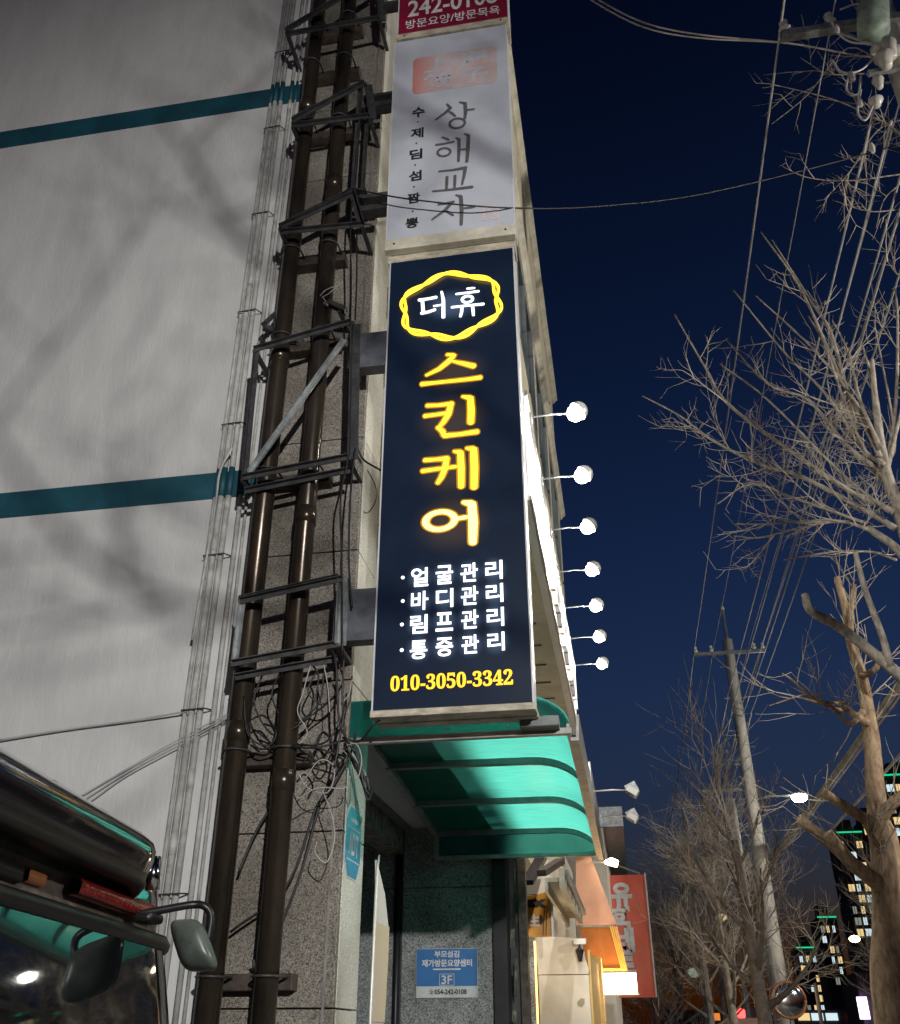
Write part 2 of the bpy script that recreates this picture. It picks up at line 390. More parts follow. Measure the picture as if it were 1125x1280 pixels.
# ---------------------------------------------------------------- main building
B = thing('corner_building', 'pale corner building with teal painted floor bands, pipes and a cream clad bay', 'building', (-5, 9, 0))
MB().span((-14, WY, 0), (-2.20, 5.75, 12.6)).span((-14, 5.75, 0), (-4.26, 12.2, 12.6)).span((-4.26, 5.75, 3.52), (-2.36, 12.2, 12.6)).build('side_wall', 'wall_paint', B)
MB().span((-2.199, WY + .03, 0), (CX - .03, 5.75, 12.6)).build('corner_core', 'mortar', B)
MB().span((-2.36, 5.75, 3.45), (CX - .03, 12.2, 12.6)).build('upper_wall', 'wall_paint', B)
MB().span((-14.05, 5.2, 12.6), (-1.4, 12.3, 12.75)).build('parapet', 'cream_trim', B)
for z0, z1 in ((4.872, 5.085), (8.975, 9.215)):
    MB().span((-14, WY - .006, z0), (-2.203, WY, z1)).build('paint_band', 'teal_paint', B)
# faint ledge where the storeys were cast
# granite slabs of the corner pier, side face and street face
zs = [0, .86, 1.74, 2.62, 3.5, 4.38, 5.26, 6.14, 7.02, 7.9, 8.78, 9.66, 10.54, 11.42, 12.6]
for i in range(len(zs) - 1):
    MB().span((-2.197, WY - .012, zs[i] + .004), (-1.6, WY + .03, zs[i + 1] - .004)).build('slab', 'granite_side', B, bevel=.003)
    MB().span((CX - .056, WY - .016, zs[i] + .004), (CX - .002, WY + .03, zs[i + 1] - .004)).build('slab', 'granite_side', B, bevel=.003)
    MB().span((CX - .03, WY + .032, zs[i] + .004), (CX, 5.75, zs[i + 1] - .004)).build('slab', 'granite_pale', B, bevel=.003)
MB().span((-1.603, WY - .02, 0), (-1.59, WY - .002, 12.6)).build('corner_bead', 'aluminium', B)
# cream clad bay over the entrance
MB().span((CX - .02, 5.92, 3.42), (-1.10, 12.2, 4.925)).build('bay_foot', 'cream_panel', B)  # widened and lowered to keep the inner half of the canopy dark
bay = MB().span((CX - .02, 5.92, 4.985), (-.56, 12.2, 10.35)).build('bay_core', 'cream_panel', B)
zc = 3.53
k = 0
while zc < 10.3:                                   # cladding boards on the end of the bay
    h = .42
    MB().span((CX - .0, 5.90, zc), (-.552 if zc > 4.75 else -1.095, 5.919, min(zc + h - .006, 10.34))).build('cladding_board', 'cream_wood' if 4.6 < zc < 5.3 else 'cream_panel', B)
    zc += h; k += 1
for z0, z1, y0, y1 in ((5.95, 6.15, 5.95, 12.18), (6.16, 7.0, 5.95, 12.18), (8.32, 8.9, 5.95, 12.18), (8.91, 9.6, 5.95, 12.18), (9.61, 10.34, 5.95, 12.18)):
    MB().span((-.559, y0, z0), (-.52, y1, z1 - .008)).build('cladding_board', 'cream_panel', B)
for y0, y1 in ((5.95, 6.5), (8.0, 8.35), (9.85, 10.2), (11.7, 12.18)):
    MB().span((-.559, y0, 7.0), (-.52, y1, 8.312)).build('cladding_board', 'cream_panel', B)
for y0, y1 in ((6.5, 8.0), (8.35, 9.85), (10.2, 11.7)):
    wn = MB().span((-.559, y0, 7.0), (-.545, y1, 8.31)).build('window', 'window_glass', B)
    f = MB()
    for q in (y0 + .03, (y0 + y1) / 2, y1 - .03): f.span((-.544, q - .025, 7.003), (-.515, q + .025, 8.306))
    for q in (7.03, 8.28): f.span((-.544, y0 + .056, q - .025), (-.517, y1 - .056, q + .025))
    f.build('frame', 'window_frame', wn)
for z in (5.90, 8.30, 10.38):                       # moulded string courses with profiled ends
    pr = [(-.52, z - .06), (-.50, z - .06), (-.47, z - .02), (-.44, z), (-.44, z + .05), (-.52, z + .05)]
    MB().prism([(x, 5.88, q) for x, q in pr], (0, 6.34, 0)).build('string_course', 'cream_trim', B)
for z in (5.02, 6.25, 6.95):                        # ends of the older mouldings on the street face of the pier
    pr = [(5.752, z - .20), (5.80, z - .20), (5.88, z - .10), (5.895, z + .02), (5.84, z + .08), (5.752, z + .10)]
    MB().prism([(CX - .08, y, q) for y, q in pr], (.16, 0, 0)).build('moulding_end', 'cream_trim' if z > 5.5 else 'cream_wood', B)
for k in range(16):
    y = 6.1 + k * .38; z = (7.2, 9.3, 8.7)[k % 3] + random.uniform(-.3, .3)
    MB().box((-.512, y, z), (.018, .03, .03)).build('fixing_clip', 'steel_dark', B)

# recessed entrance under the bay
MB().span((-4.2, 9.62, 0), (-1.2, 9.9, 3.5)).build('recess_wall_core', 'mortar', B)
xs = [-4.2, -3.3, -2.26]; 
for x0, x1 in ((-4.2, -3.2), (-3.2, -2.235), (-2.155, -1.27)):
    for z0, z1 in ((0, 1.62), (1.62, 2.885), (2.885, 3.5)):
        MB().span((x0 + .003, 9.58, z0 + .003), (x1 - .003, 9.619, z1 - .003)).build('slab', 'granite_grey', B, bevel=.003)
MB().tube([(-2.195, 9.56, 0), (-2.195, 9.56, 3.45)], .034, 10).build('downpipe', 'dark_iron', B, smooth=True)
MB().span((-2.235, 9.60, 0), (-2.155, 9.617, 3.5)).build('joint_strip', 'concrete_dark', B)
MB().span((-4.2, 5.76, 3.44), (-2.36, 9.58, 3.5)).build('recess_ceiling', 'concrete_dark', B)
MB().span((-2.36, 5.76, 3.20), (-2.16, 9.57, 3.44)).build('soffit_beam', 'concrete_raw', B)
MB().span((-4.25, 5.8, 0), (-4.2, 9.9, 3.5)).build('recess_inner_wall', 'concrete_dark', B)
for k in range(27):                                 # soffit slats between beam and canopy
    y = 5.78 + k * .14
    MB().span((-2.155, y + .012, 3.455 + .0), (-1.60, y + .14, 3.475)).build('soffit_slat', 'soffit_slat', B)
MB().span((-2.12, 5.78, 3.40), (-2.07, 9.57, 3.452)).build('soffit_batten', 'rib_steel', B)
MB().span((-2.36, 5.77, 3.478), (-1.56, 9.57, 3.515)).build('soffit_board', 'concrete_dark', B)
# dark door pier with torn bills
MB().span((-1.268, 9.50, 0), (-1.14, 9.90, 3.5)).build('door_pier', 'dark_iron', B)
MB().span((-1.05, 9.74, 0), (-.975, 9.88, 3.6)).build('door_post', 'steel_rust', B)
MB().span((-1.14, 9.8, 0), (-1.05, 9.9, 3.5)).build('door_jamb', 'concrete_dark', B)
random.seed(3)
for k in range(9):
    z = 1.55 + k * .2; h = random.uniform(.08, .2); a = random.uniform(.0, .07)
    pl = [(-1.135 + a, 9.60 + random.uniform(0, .08), z), (-1.09 + a * .6, 9.60, z + random.uniform(-.05, .02)), (-1.08 + a * .5, 9.59, z + h), (-1.12 + a, 9.6, z + h * random.uniform(.8, 1.2))]
    MB().prism(pl, (0, .012, 0)).build('torn_bill', 'torn_paper', B)

# fascia sign board along the bay (brightly lit)
F_ = thing('fascia_sign', 'long white shop sign board lit by a row of arm floodlights', 'sign', (-.6, 8.7, 4.92))
MB().span((-1.095, 5.95, 4.93), (-.516, 11.75, 4.98)).build('underside', 'cream_panel', F_)
MB().span((-.514, 5.78, 4.92), (-.45, 11.75, 5.86)).build('board', 'fascia_white', F_, bevel=.006)
MB().span((-.449, 5.77, 5.82), (-.43, 11.76, 5.87)).build('edge_trim', 'aluminium', F_)
MB().span((-.449, 5.77, 4.915), (-.43, 11.76, 4.955)).build('edge_trim', 'aluminium', F_)
random.seed(5)
for k in range(7):
    y = 7.6 + .52 * k
    MB().span((-.449, y, 5.05), (-.40, y + .05, 5.55)).span((-.449, y + .05, 5.28), (-.41, y + .22, 5.34)).span((-.449, y + .22, 5.0), (-.40, y + .27, 5.5)).build('raised_letter', 'steel_dark' if k % 2 else 'aluminium', F_)
for k in range(10):
    MB().box((-.7, 6.4 + k * .55, 4.922), (.16, .012, .014)).build('fixing_clip', 'steel_dark', F_)

# arm floodlights
def flood(y, z, x0, x1, lit, label, group, scale=1.):
    t_ = thing('arm_floodlight', label, 'floodlight', (x0, y, z - .03), group)
    MB().tube([(x0, y, z), ((x0 + x1) / 2, y, z + .012), (x1 - .05 * scale, y, z)], .008 * scale, 8).build('arm', 'galvanised' if lit else 'lamp_body', t_, smooth=True)
    MB().box((x0 + .008, y, z - .01), (.016, .05, .08)).build('wall_plate', 'galvanised', t_)
    if lit:
        d = V((-.72, -.1, -.68)).normalized(); e1 = d.orthogonal().normalized(); e2 = d.cross(e1); cc = V((x1, y, z)) - d * .022; rows = []
        for i in range(7):
            a = R(88 * i / 6); rows.append([cc - d * (.078 * math.cos(a)) + (e1 * math.cos(b2) + e2 * math.sin(b2)) * (.078 * math.sin(a) + .0005) for b2 in (2 * math.pi * k / 16 for k in range(16))])
        MB().grid(rows, True).build('reflector', 'lamp_body', t_, smooth=True)
        lamp('floodlight_beam', V((x1, y, z)) + d * .075, 125, (1, .95, .86), .05, 'SPOT', V((x1, y, z)) + d, 165, .25)
        MB().ball((x1, y, z), .066, 16, 10).build('glowing_bulb', lit, t_, smooth=True)
    else:
        q = Matrix.Rotation(R(35), 3, 'Y')
        MB().box((x1, y, z - .02), (.13 * scale, .14 * scale, .075 * scale), q).build('lamp_head', 'lamp_body', t_, bevel=.01)
        MB().box(V((x1, y, z - .02)) + q @ V((0, 0, -.041 * scale)), (.10 * scale, .11 * scale, .006), q).build('lens', 'window_glass', t_)
        MB().bar((x1 - .06 * scale, y, z), (x1 + .05 * scale, y, z + .05 * scale), .012, .10 * scale).build('yoke', 'galvanised', t_)
    return t_
for k in range(7):
    flood(5.95 + .925 * k, 5.74, -.43, -.085, 'flood_glow', 'glowing arm floodlight in the row over the long white fascia sign', 'floodlights over the fascia sign')

# ---------------------------------------------------------------- projecting signs
def sign_box(root, x0, x1, z0, z1, face, rail=.0, depth=.22, Y=5.0):
    MB().span((x0, Y + .012, z0), (x1, Y + depth, z1)).build('cabinet', 'sign_side', root, bevel=.004)
    MB().span((x0 + .0055, Y, z0 + .004), (x1 - .0055, Y + .0115, z1 - .004)).build('face', face, root)
    f = MB()
    f.span((x0 - .004, Y - .004, z0), (x0 + .005, Y + .03, z1)); f.span((x1 - .005, Y - .004, z0), (x1 + .004, Y + .03, z1))
    f.build('edge_strip', 'sign_side', root)
FY = 5.0
# 1 skin-care light box
S1 = thing('projecting_sign', 'tall navy light box sign with glowing yellow and white lettering', 'sign', (-.87, 5.1, 3.2), 'signs stacked on the corner of the building')
sign_box(S1, -1.325, -.42, 3.205, 6.575, 'navy_film')
bx = MB()
for y0, y1, dz in ((4.992, 5.06, 0), (5.064, 5.15, .012), (5.154, 5.24, .006)):
    MB().span((-1.335, y0, 3.165 + dz), (-.41, y1, 3.204)).build('bottom_rail', 'sign_rail', S1, bevel=.003)
S = 4.0
yel, halo, wht = MB(), MB(), MB()
Yt, Yh = FY - .004, FY - .002
def st(mbs, ox, oy, S_, pts, Y0=Yt):
    p = zz(S_, ox, oy, pts)
    for mb, Yq, g in mbs: stroke(mb, p, Yq - .00012 * (stroke.n % 9), g)
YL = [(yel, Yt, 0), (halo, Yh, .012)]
Z2 = lambda pts, mbs=None: st(mbs or YL, 460, 300, 4.0, pts)
Z3 = lambda pts, mbs=None: st(mbs or YL, 440, 600, 3.75, pts)
Z2([(395, 573, 14), (430, 576, 24), (405, 605, 28), (355, 645, 24), (292, 676, 16)]); Z2([(425, 606, 12), (480, 618, 24), (528, 630, 30)]); Z2([(270, 720, 26), (330, 714, 20), (500, 696, 20), (562, 687, 24)])
Z2([(296, 828, 20), (350, 826, 18), (420, 818, 26)]); Z2([(416, 816, 28), (402, 870, 30), (378, 910, 24), (352, 940, 16)]); Z2([(284, 880, 20), (340, 873, 18), (400, 864, 20)])
Z2([(472, 782, 14), (512, 790, 34), (516, 850, 38), (514, 912, 34)]); Z2([(348, 936, 18), (372, 955, 26), (382, 978, 26), (450, 972, 20), (546, 958, 26)])
Z2([(284, 1101, 20), (340, 1097, 18), (396, 1092, 26)]); Z2([(394, 1092, 28), (384, 1145, 30), (368, 1185, 26), (348, 1215, 18)]); Z2([(272, 1155, 20), (350, 1144, 18), (445, 1132, 16)])
Z2([(430, 1056, 12), (462, 1062, 32), (466, 1140, 34), (466, 1232, 30)]); Z2([(492, 1040, 12), (528, 1046, 36), (532, 1140, 38), (530, 1236, 34)])
Z2([(395, 573, 8), (400, 572, 10)])
yel.build('lettering', 'neon_yellow', S1); halo.build('letter_glow', 'neon_halo', S1)
hot, hh = MB(), MB(); HL = [(hot, Yt, 0), (hh, Yh, .012)]
Z3([(520, 104, 16), (562, 112, 40), (568, 200, 44), (566, 292, 36)], HL); Z3([(488, 182, 18), (520, 176, 18), (552, 172, 18)], HL)
ring(hot, 440 + 413 / 3.75, 600 + 190 / 3.75, 68 / 3.75, 41 / 3.75, 32 / 3.75, 20 / 3.75, Yt - .0004); ring(hh, 440 + 413 / 3.75, 600 + 190 / 3.75, 68 / 3.75, 41 / 3.75, 32 / 3.75, 20 / 3.75, Yh - .0004, grow=.012)
hot.build('lettering', 'neon_yellow_hot', S1); hh.build('letter_glow', 'neon_halo', S1)
WL = [(wht, Yt, 0)]
Z2([(256, 300, 22), (300, 294, 20), (340, 286, 22)], WL); Z2([(272, 300, 20), (274, 335, 20), (276, 362, 22)], WL); Z2([(268, 366, 22), (300, 360, 20), (334, 348, 20)], WL)
Z2([(330, 330, 14), (350, 327, 14), (370, 323, 14)], WL); Z2([(368, 258, 14), (377, 300, 20), (377, 386, 22)], WL)
Z2([(496, 243, 14), (515, 241, 16), (532, 240, 14)], WL); Z2([(442, 270, 16), (500, 263, 16), (552, 256, 18)], WL)
ring(wht, 460 + 497 / 4, 300 + 296 / 4, 26 / 4, 16 / 4, 15 / 4, 12 / 4, Yt - .0005)
Z2([(420, 336, 18), (500, 327, 16), (576, 320, 20)], WL); Z2([(470, 332, 18), (468, 360, 18), (462, 382, 16)], WL); Z2([(522, 326, 18), (525, 350, 18), (527, 376, 16)], WL)
rows = [('얼굴관리', (317, 455), (665, 421)), ('바디관리', (317, 565), (668, 529)), ('림프관리', (313, 675), (672, 641)), ('통증관리', (312, 795), (675, 756))]
for word, a, b_ in rows:
    for i, ch in enumerate(word):
        q = i / 3; x = 440 + (a[0] * (1 - q) + b_[0] * q) / 3.75; y = 600 + (a[1] * (1 - q) + b_[1] * q) / 3.75
        hw = 10.8; one = MB(); text_px(one, ch, x - hw, y + .9, x + hw, y - .9, Yt, 23.5, .021); one.build('character', 'neon_white', S1)
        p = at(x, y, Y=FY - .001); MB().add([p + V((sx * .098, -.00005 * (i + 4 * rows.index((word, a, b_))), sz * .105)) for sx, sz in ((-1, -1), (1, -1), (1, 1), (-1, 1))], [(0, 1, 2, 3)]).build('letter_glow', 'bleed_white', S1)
    p = at(440 + (a[0] - 79) / 3.75, 600 + (a[1] + 2) / 3.75, Y=Yt)
    MB().prism([p + V((math.cos(k) * .011, 0, math.sin(k) * .011)) for k in (math.pi * q / 5 for q in range(10))], (0, .001, 0)).build('dot', 'neon_white', S1)
wht.build('lettering', 'neon_white', S1)
for n_, (x, y, hw_, hh_) in enumerate(((565, 463, .30, .22), (565, 524, .30, .26), (565, 585, .30, .26), (565, 653, .30, .26), (565, 381, .25, .18))):
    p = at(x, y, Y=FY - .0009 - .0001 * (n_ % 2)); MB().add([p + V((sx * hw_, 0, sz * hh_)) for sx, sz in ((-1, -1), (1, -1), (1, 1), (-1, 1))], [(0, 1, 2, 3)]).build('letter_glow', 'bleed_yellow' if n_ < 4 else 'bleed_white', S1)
num = MB(); text_px(num, '𝟎𝟏𝟎-𝟑𝟎𝟓𝟎-𝟑𝟑𝟒𝟐', 488, 855.5, 641, 845, Yt, 19.5, .012); num.build('phone_number', 'neon_gold', S1)
em = MB(); eh = MB(); c0 = at(563.5, 382.5, Y=FY)
for ph in (0, 1):
    P = []
    for k in range(73):
        a = 2 * math.pi * k / 72; rr = 1 + .075 * math.cos(6 * a + (.75 if ph else -.75) + 2.6)
        P.append(c0 + V((math.cos(a) * rr * .345, -.012 - .004 * math.sin(6 * a + ph * math.pi), math.sin(a) * rr * .285)))
    em.tube(P, .0105, 8, False)
em.build('ring_emblem', 'neon_yellow', S1, smooth=True)

# 2 dumpling restaurant sign
S2 = thing('projecting_sign', 'unlit white restaurant sign with grey lettering and a faded red seal', 'sign', (-.88, 5.1, 6.62), 'signs stacked on the corner of the building')
sign_box(S2, -1.365, -.40, 6.80, 9.15, 'vinyl_white')
MB().span((-1.372, 4.985, 6.69), (-.40, 5.05, 6.797)).build('bottom_rail', 'cream_trim', S2, bevel=.004)
MB().span((-1.36, 5.054, 6.62), (-.41, 5.20, 6.74)).build('bottom_rail', 'sign_rail', S2, bevel=.004)
for x in (-1.30, -.47): MB().tube([(x, 4.982, 6.745), (x, 4.986, 6.745)], .009, 8).build('screw', 'steel_dark', S2)
ink = MB(); IL = [(ink, Yt, 0)]
Z1 = lambda pts: st(IL, 460, 0, 4.0, [(a_, b__, c_ * 1.3) for a_, b__, c_ in pts])
Z1([(395, 520, 12), (412, 540, 20), (385, 565, 18), (338, 598, 10)]); Z1([(398, 552, 10), (420, 566, 16), (436, 580, 12)]); Z1([(458, 510, 10), (486, 516, 20), (488, 560, 20), (484, 592, 16)]); Z1([(490, 550, 14), (510, 548, 14), (530, 545, 14)])
ring(ink, 460 + 446 / 4, 616 / 4, 38 / 4, 24 / 4, 13 / 4, 10 / 4, Yt - .0003)
Z1([(372, 686, 12), (395, 694, 16), (405, 700, 10)]); Z1([(340, 724, 14), (380, 718, 14), (428, 708, 14)]); ring(ink, 460 + 380 / 4, 760 / 4, 32 / 4, 20 / 4, 13 / 4, 10 / 4, Yt - .0003)
Z1([(440, 688, 8), (455, 696, 18), (455, 750, 18), (452, 806, 14)]); Z1([(482, 668, 8), (502, 676, 20), (500, 740, 20), (494, 808, 16)]); Z1([(456, 748, 12), (478, 746, 12), (498, 744, 12)])
Z1([(355, 856, 10), (420, 850, 14), (488, 838, 22)]); Z1([(486, 840, 20), (480, 880, 16), (470, 922, 12)]); Z1([(395, 884, 16), (394, 915, 16), (392, 948, 14)]); Z1([(435, 878, 16), (434, 912, 16), (432, 942, 14)]); Z1([(324, 956, 12), (420, 947, 16), (520, 934, 20)])
Z1([(352, 1022, 12), (395, 1016, 16), (428, 1008, 16)]); Z1([(420, 1012, 18), (385, 1050, 18), (320, 1098, 10)]); Z1([(380, 1050, 10), (405, 1062, 16), (426, 1076, 12)]); Z1([(440, 974, 10), (464, 982, 20), (468, 1050, 20), (466, 1122, 16)]); Z1([(470, 1042, 12), (500, 1038, 14), (532, 1034, 12)])
ink.build('lettering', 'ink_grey', S2)
sm = MB()
for ch, x, y in zip('수제딤섬짬뽕', (252, 246, 240, 236, 228, 220), (560, 664, 770, 878, 990, 1114)):
    sm = MB(); text_px(sm, ch, 460 + (x - 32) / 4, y / 4 + .8, 460 + (x + 32) / 4, y / 4 - .8, Yt, 12.5, .03); sm.build('character', 'ink_black', S2)
for x, y in ((249, 610), (242, 716), (236, 824), (230, 933), (224, 1056)):
    p = at(460 + x / 4, y / 4, Y=Yt); MB().box(p, (.013, .001, .013)).build('dot', 'ink_black', S2)
sl_ = MB(); a, b_ = at(514, 118, Y=FY), at(622, 55, Y=FY); x0, x1, z0, z1 = a.x + .01, b_.x - .01, a.z - .01, b_.z - .02
rr = .05; P = []
for cx_, cz_, a0 in ((x1 - rr, z1 - rr, 0), (x0 + rr, z1 - rr, 90), (x0 + rr, z0 + rr, 180), (x1 - rr, z0 + rr, 270)):
    for k in range(5): q = R(a0 + 22.5 * k); P.append(V((cx_ + rr * math.cos(q), FY - .0025, cz_ + rr * math.sin(q))))
sl_.prism(P, (0, .0015, 0)); seal = sl_.build('seal', 'seal_red', S2)
sk = MB()
for ch, u, v_, q in (('上', .30, .74, .4), ('餃', .30, .27, .44), ('海', .72, .74, .42), ('子', .72, .28, .40)):
    put_text(sk, ch, (x0 + (x1 - x0) * u, FY - .004, z0 + (z1 - z0) * v_), (x1 - x0) * .34, (z1 - z0) * q, RX, UP, .02)
sk.build('seal_character', 'vinyl_white', seal)
p = at(613, 266, Y=FY)
ss = MB().span(p + V((-.062, -.0025, -.075)), p + V((.062, -.001, .075))).build('small_seal', 'seal_small', S2)
put_text(MB(), '餃', p + V((0, -.004, 0)), .09, .11, RX, UP, 0).build('seal_character', 'vinyl_white', ss)

# 3 red care-centre sign
S3 = thing('projecting_sign', 'crimson care service sign with white telephone number, topmost in the stack', 'sign', (-.88, 5.1, 9.16), 'signs stacked on the corner of the building')
sign_box(S3, -1.345, -.375, 9.235, 10.6, 'vinyl_red')
MB().span((-1.35, 4.985, 9.163), (-.372, 5.2, 9.232)).build('bottom_rail', 'sign_rail', S3, bevel=.004)
for x in (-1.28, -.44): MB().tube([(x, 4.981, 9.20), (x, 4.986, 9.20)], .009, 8).build('screw', 'steel_dark', S3)
t1 = MB(); put_text(t1, '242-0108', (-.86, Yt, 9.585), .80, .235, RX, UP, .018); t1.build('phone_number', 'ink_white', S3)
t1 = MB(); put_text(t1, '방문요양/방문목욕', (-.86, Yt, 9.365), .83, .125, RX, UP, .008); t1.build('lettering', 'ink_white', S3)

# ---------------------------------------------------------------- pipes on the side wall
def pipe(x, y, r_, name, label, m, z1=12.6, couplings=(), group=None, cat='pipe', painted=False):
    t_ = thing(name, label, cat, (x, y, 0), group)
    MB().tube([(x, y, 0), (x, y, z1 / 2), (x, y, z1)], r_, 16).build('tube', m, t_, smooth=True)
    for z in couplings: MB().tube([(x, y, z - .06), (x, y, z + .06)], r_ * 1.09, 16).build('coupling', m, t_, smooth=True)
    if painted:
        for z0, z1_ in ((4.86, 5.09), (8.965, 9.22)): MB().tube([(x, y, z0), (x, y, z1_)], r_ + .002, 12).build('painted_band', 'teal_paint', t_, smooth=True)
    return t_
p1 = pipe(-2.145, 5.10, .066, 'drain_pipe', 'thick brown steel drain pipe between white conduits and granite pier', 'rust_pipe', couplings=(3.15, 5.9, 8.6), group='brown drain pipes')
p2 = pipe(-1.845, 5.10, .062, 'drain_pipe', 'thick brown steel drain pipe on the granite pier beside the sign brackets', 'rust_pipe', couplings=(2.86, 4.55, 7.6), group='brown drain pipes')
for i, (x, y, r_) in enumerate(((-2.575, 5.268, .013), (-2.528, 5.262, .021), (-2.475, 5.264, .020), (-2.385, 5.266, .016), (-2.34, 5.272, .010))):
    t_ = pipe(x, y, r_, 'conduit', 'slim white conduit in the bundle running up the pale side wall', 'conduit_paint', couplings=(2.2 + i * .37, 4.2 + i * .3, 6.4 + i * .33, 8.3 + i * .2), group='white conduits on the side wall', painted=True)
    if i == 1:
        for k in range(9):
            z = 2.3 + k * 1.05
            MB().tube([(-2.60, 5.296, z), (-2.585, 5.236, z), (-2.44, 5.232, z + .004), (-2.41, 5.296, z + .01)], .005, 6).build('clip', 'steel_dark', t_)
# cross straps clamping the two drain pipes
for z, y_ in ((1.86, 5.20), (3.02, 5.20), (4.9, 5.20), (6.05, 5.20), (6.9, 5.2), (8.35, 5.20), (9.15, 5.2), (9.75, 5.2)):
    t_ = thing('pipe_clamp', 'dark steel cross bar clamping the two brown drain pipes to the wall', 'clamp', (-2.0, 5.29, z), 'pipe clamps')
    MB().span((-2.26, 5.19, z - .04), (-1.74, 5.286, z + .04)).build('bar', 'steel_rust', t_, bevel=.004)
    for x in (-2.145, -1.845):
        P = [(x - .078, 5.19, z + .02)] + [(x + .076 * math.cos(a), 5.10 + .076 * math.sin(a), z + .02) for a in (R(180 + 22.5 * k) for k in range(9))] + [(x + .078, 5.19, z + .02)]
        MB().tube(P, .007, 6).build('u_bolt', 'steel_dark', t_, smooth=True)
    MB().bar((-1.93, 5.18, z + .03), (-1.95, 5.16, z + .10), .012).build('bolt_end', 'steel_dark', t_)

# ---------------------------------------------------------------- steel frames that carry the signs
def frame_thing(label, loc, bars, m='steel_dark', w_=.032, group='steel sign brackets'):
    t_ = thing('sign_bracket', label, 'bracket', loc, group)
    for nm, a, b_, kw in bars:
        mm = kw.get('m', m)
        if kw.get('box'): MB().bar(a, b_, kw['box'][0], kw['box'][1]).build(nm, mm, t_, bevel=.003)
        else: MB().angle(a, b_, kw.get('w', w_)).build(nm, mm, t_)
    return t_
def P5(x, y, Y=4.93): return at(x, y, Y=Y)
def wallpt(p): return V((p.x, WY - .013, p.z))
def bracket(label, tl, bl, tr, br, diag=None, m='steel_dark', arms=(), back=True, lit=()):
    a, b_, c, d = P5(*tl), P5(*bl), P5(*tr, Y=4.98), P5(*br, Y=4.98)
    # level and plumb the frame: top and bottom rails keep the heights measured at the post
    bars = [('top_rail', a, c, {}), ('bottom_rail', b_, d, {}), ('end_post', a, b_, {'m': 'galvanised' if 'post' in lit else m}), ('inner_post', c, d, {'w': .055, 'm': 'galvanised' if 'inner' in lit else m})]  # bars listed as lit get a paler metal in place of light on them
    if diag: bars.append(('diagonal', P5(*diag[0]), P5(*diag[1], Y=4.97), {'m': 'galvanised' if 'diag' in lit else m}))
    for q in (a, b_, c, d): bars.append(('wall_tie', q, wallpt(q), {'box': (.03, .03)}))
    if back:
        bars.append(('back_rail', V((b_.x, 5.0, b_.z - .06)), V((d.x, 5.03, d.z - .07)), {}))
    for (x0, y0, x1, y1, h, mm) in arms:
        p0, p1_ = at(x0, y0, Y=5.06), at(x1, y1, Y=5.06); p1_ = V((-1.33, 5.06, (p0.z + p1_.z) / 2)); p0.z = p1_.z
        bars.append(('sign_arm', p0, p1_, {'box': (.10, h), 'm': mm}))
    return frame_thing(label, (a + d) / 2 + V((0, 0, -.4)), bars, m)
bracket('large steel sign bracket with a pale diagonal brace, beside the ring emblem', (318, 438), (303, 598), (440, 403), (436, 572), ((312, 592), (432, 425)), arms=((438, 445, 482, 440, .30, 'arm_grey'),), lit=('diag',))
bracket('steel sign bracket with pale end posts above the cable tangle', (300, 750), (290, 830), (424, 722), (420, 806), ((300, 752), (428, 724)), arms=((420, 774, 470, 770, .33, 'arm_grey'),), lit=('post', 'inner'))
bracket('dark steel sign bracket where the thin span wire is tied', (350, 285), (352, 291), (440, 240), (452, 282), ((352, 284), (440, 244)), arms=((448, 250, 484, 250, .04, 'steel_dark'), (448, 265, 484, 264, .05, 'steel_dark')), back=False)
bracket('dark steel sign bracket beside the faded red seal', (366, 152), (366, 158), (456, 104), (462, 146), ((368, 150), (454, 106)), arms=((455, 125, 494, 123, .03, 'steel_dark'), (455, 136, 494, 134, .05, 'steel_dark')), back=False)
bracket('topmost dark steel sign bracket below the crimson sign', (358, 40), (360, 44), (470, -30), (474, 24), ((360, 38), (468, -26)), arms=((470, 10, 500, 9, .03, 'steel_dark'),), back=False)
# tall inner posts joining the brackets
t_ = thing('bracket_mast', 'upright steel angle joining the upper sign brackets', 'steel post', (-1.66, 5.0, 6.9))
a, b_ = P5(456, 104, 4.99), P5(440, 240, 4.99); x = (a.x + b_.x) / 2
MB().angle((x, 4.99, b_.z), (x, 4.99, a.z), .04).build('post', 'steel_dark', t_); MB().angle((x + .06, 5.03, b_.z), (x + .06, 5.03, a.z), .03).build('post', 'steel_dark', t_)
MB().span((x - .02, 5.0, b_.z + .02), (x + .08, 5.287, b_.z + .05)).build('wall_tie', 'steel_dark', t_)
t_ = thing('broken_bracket', 'bent dark steel stub bracket above the large sign bracket', 'bracket', at(330, 405, Y=5.2))
a = at(330, 405, Y=5.05); b_ = at(440, 408, Y=5.12)
MB().bar(a, at(352, 385, Y=5.18), .05, .03).build('stub', 'steel_dark', t_); MB().bar(a + V((0, 0, -.03)), (a.x + .22, 5.288, a.z - .02), .04).build('stub', 'steel_dark', t_)
MB().bar((-1.79, 5.04, a.z + .12), (-1.66, 5.06, a.z + .04), .05, .04).build('stub', 'steel_dark', t_)
MB().span((-1.72, 5.05, a.z + .03), (-1.69, 5.288, a.z + .06)).build('wall_tie', 'steel_dark', t_)

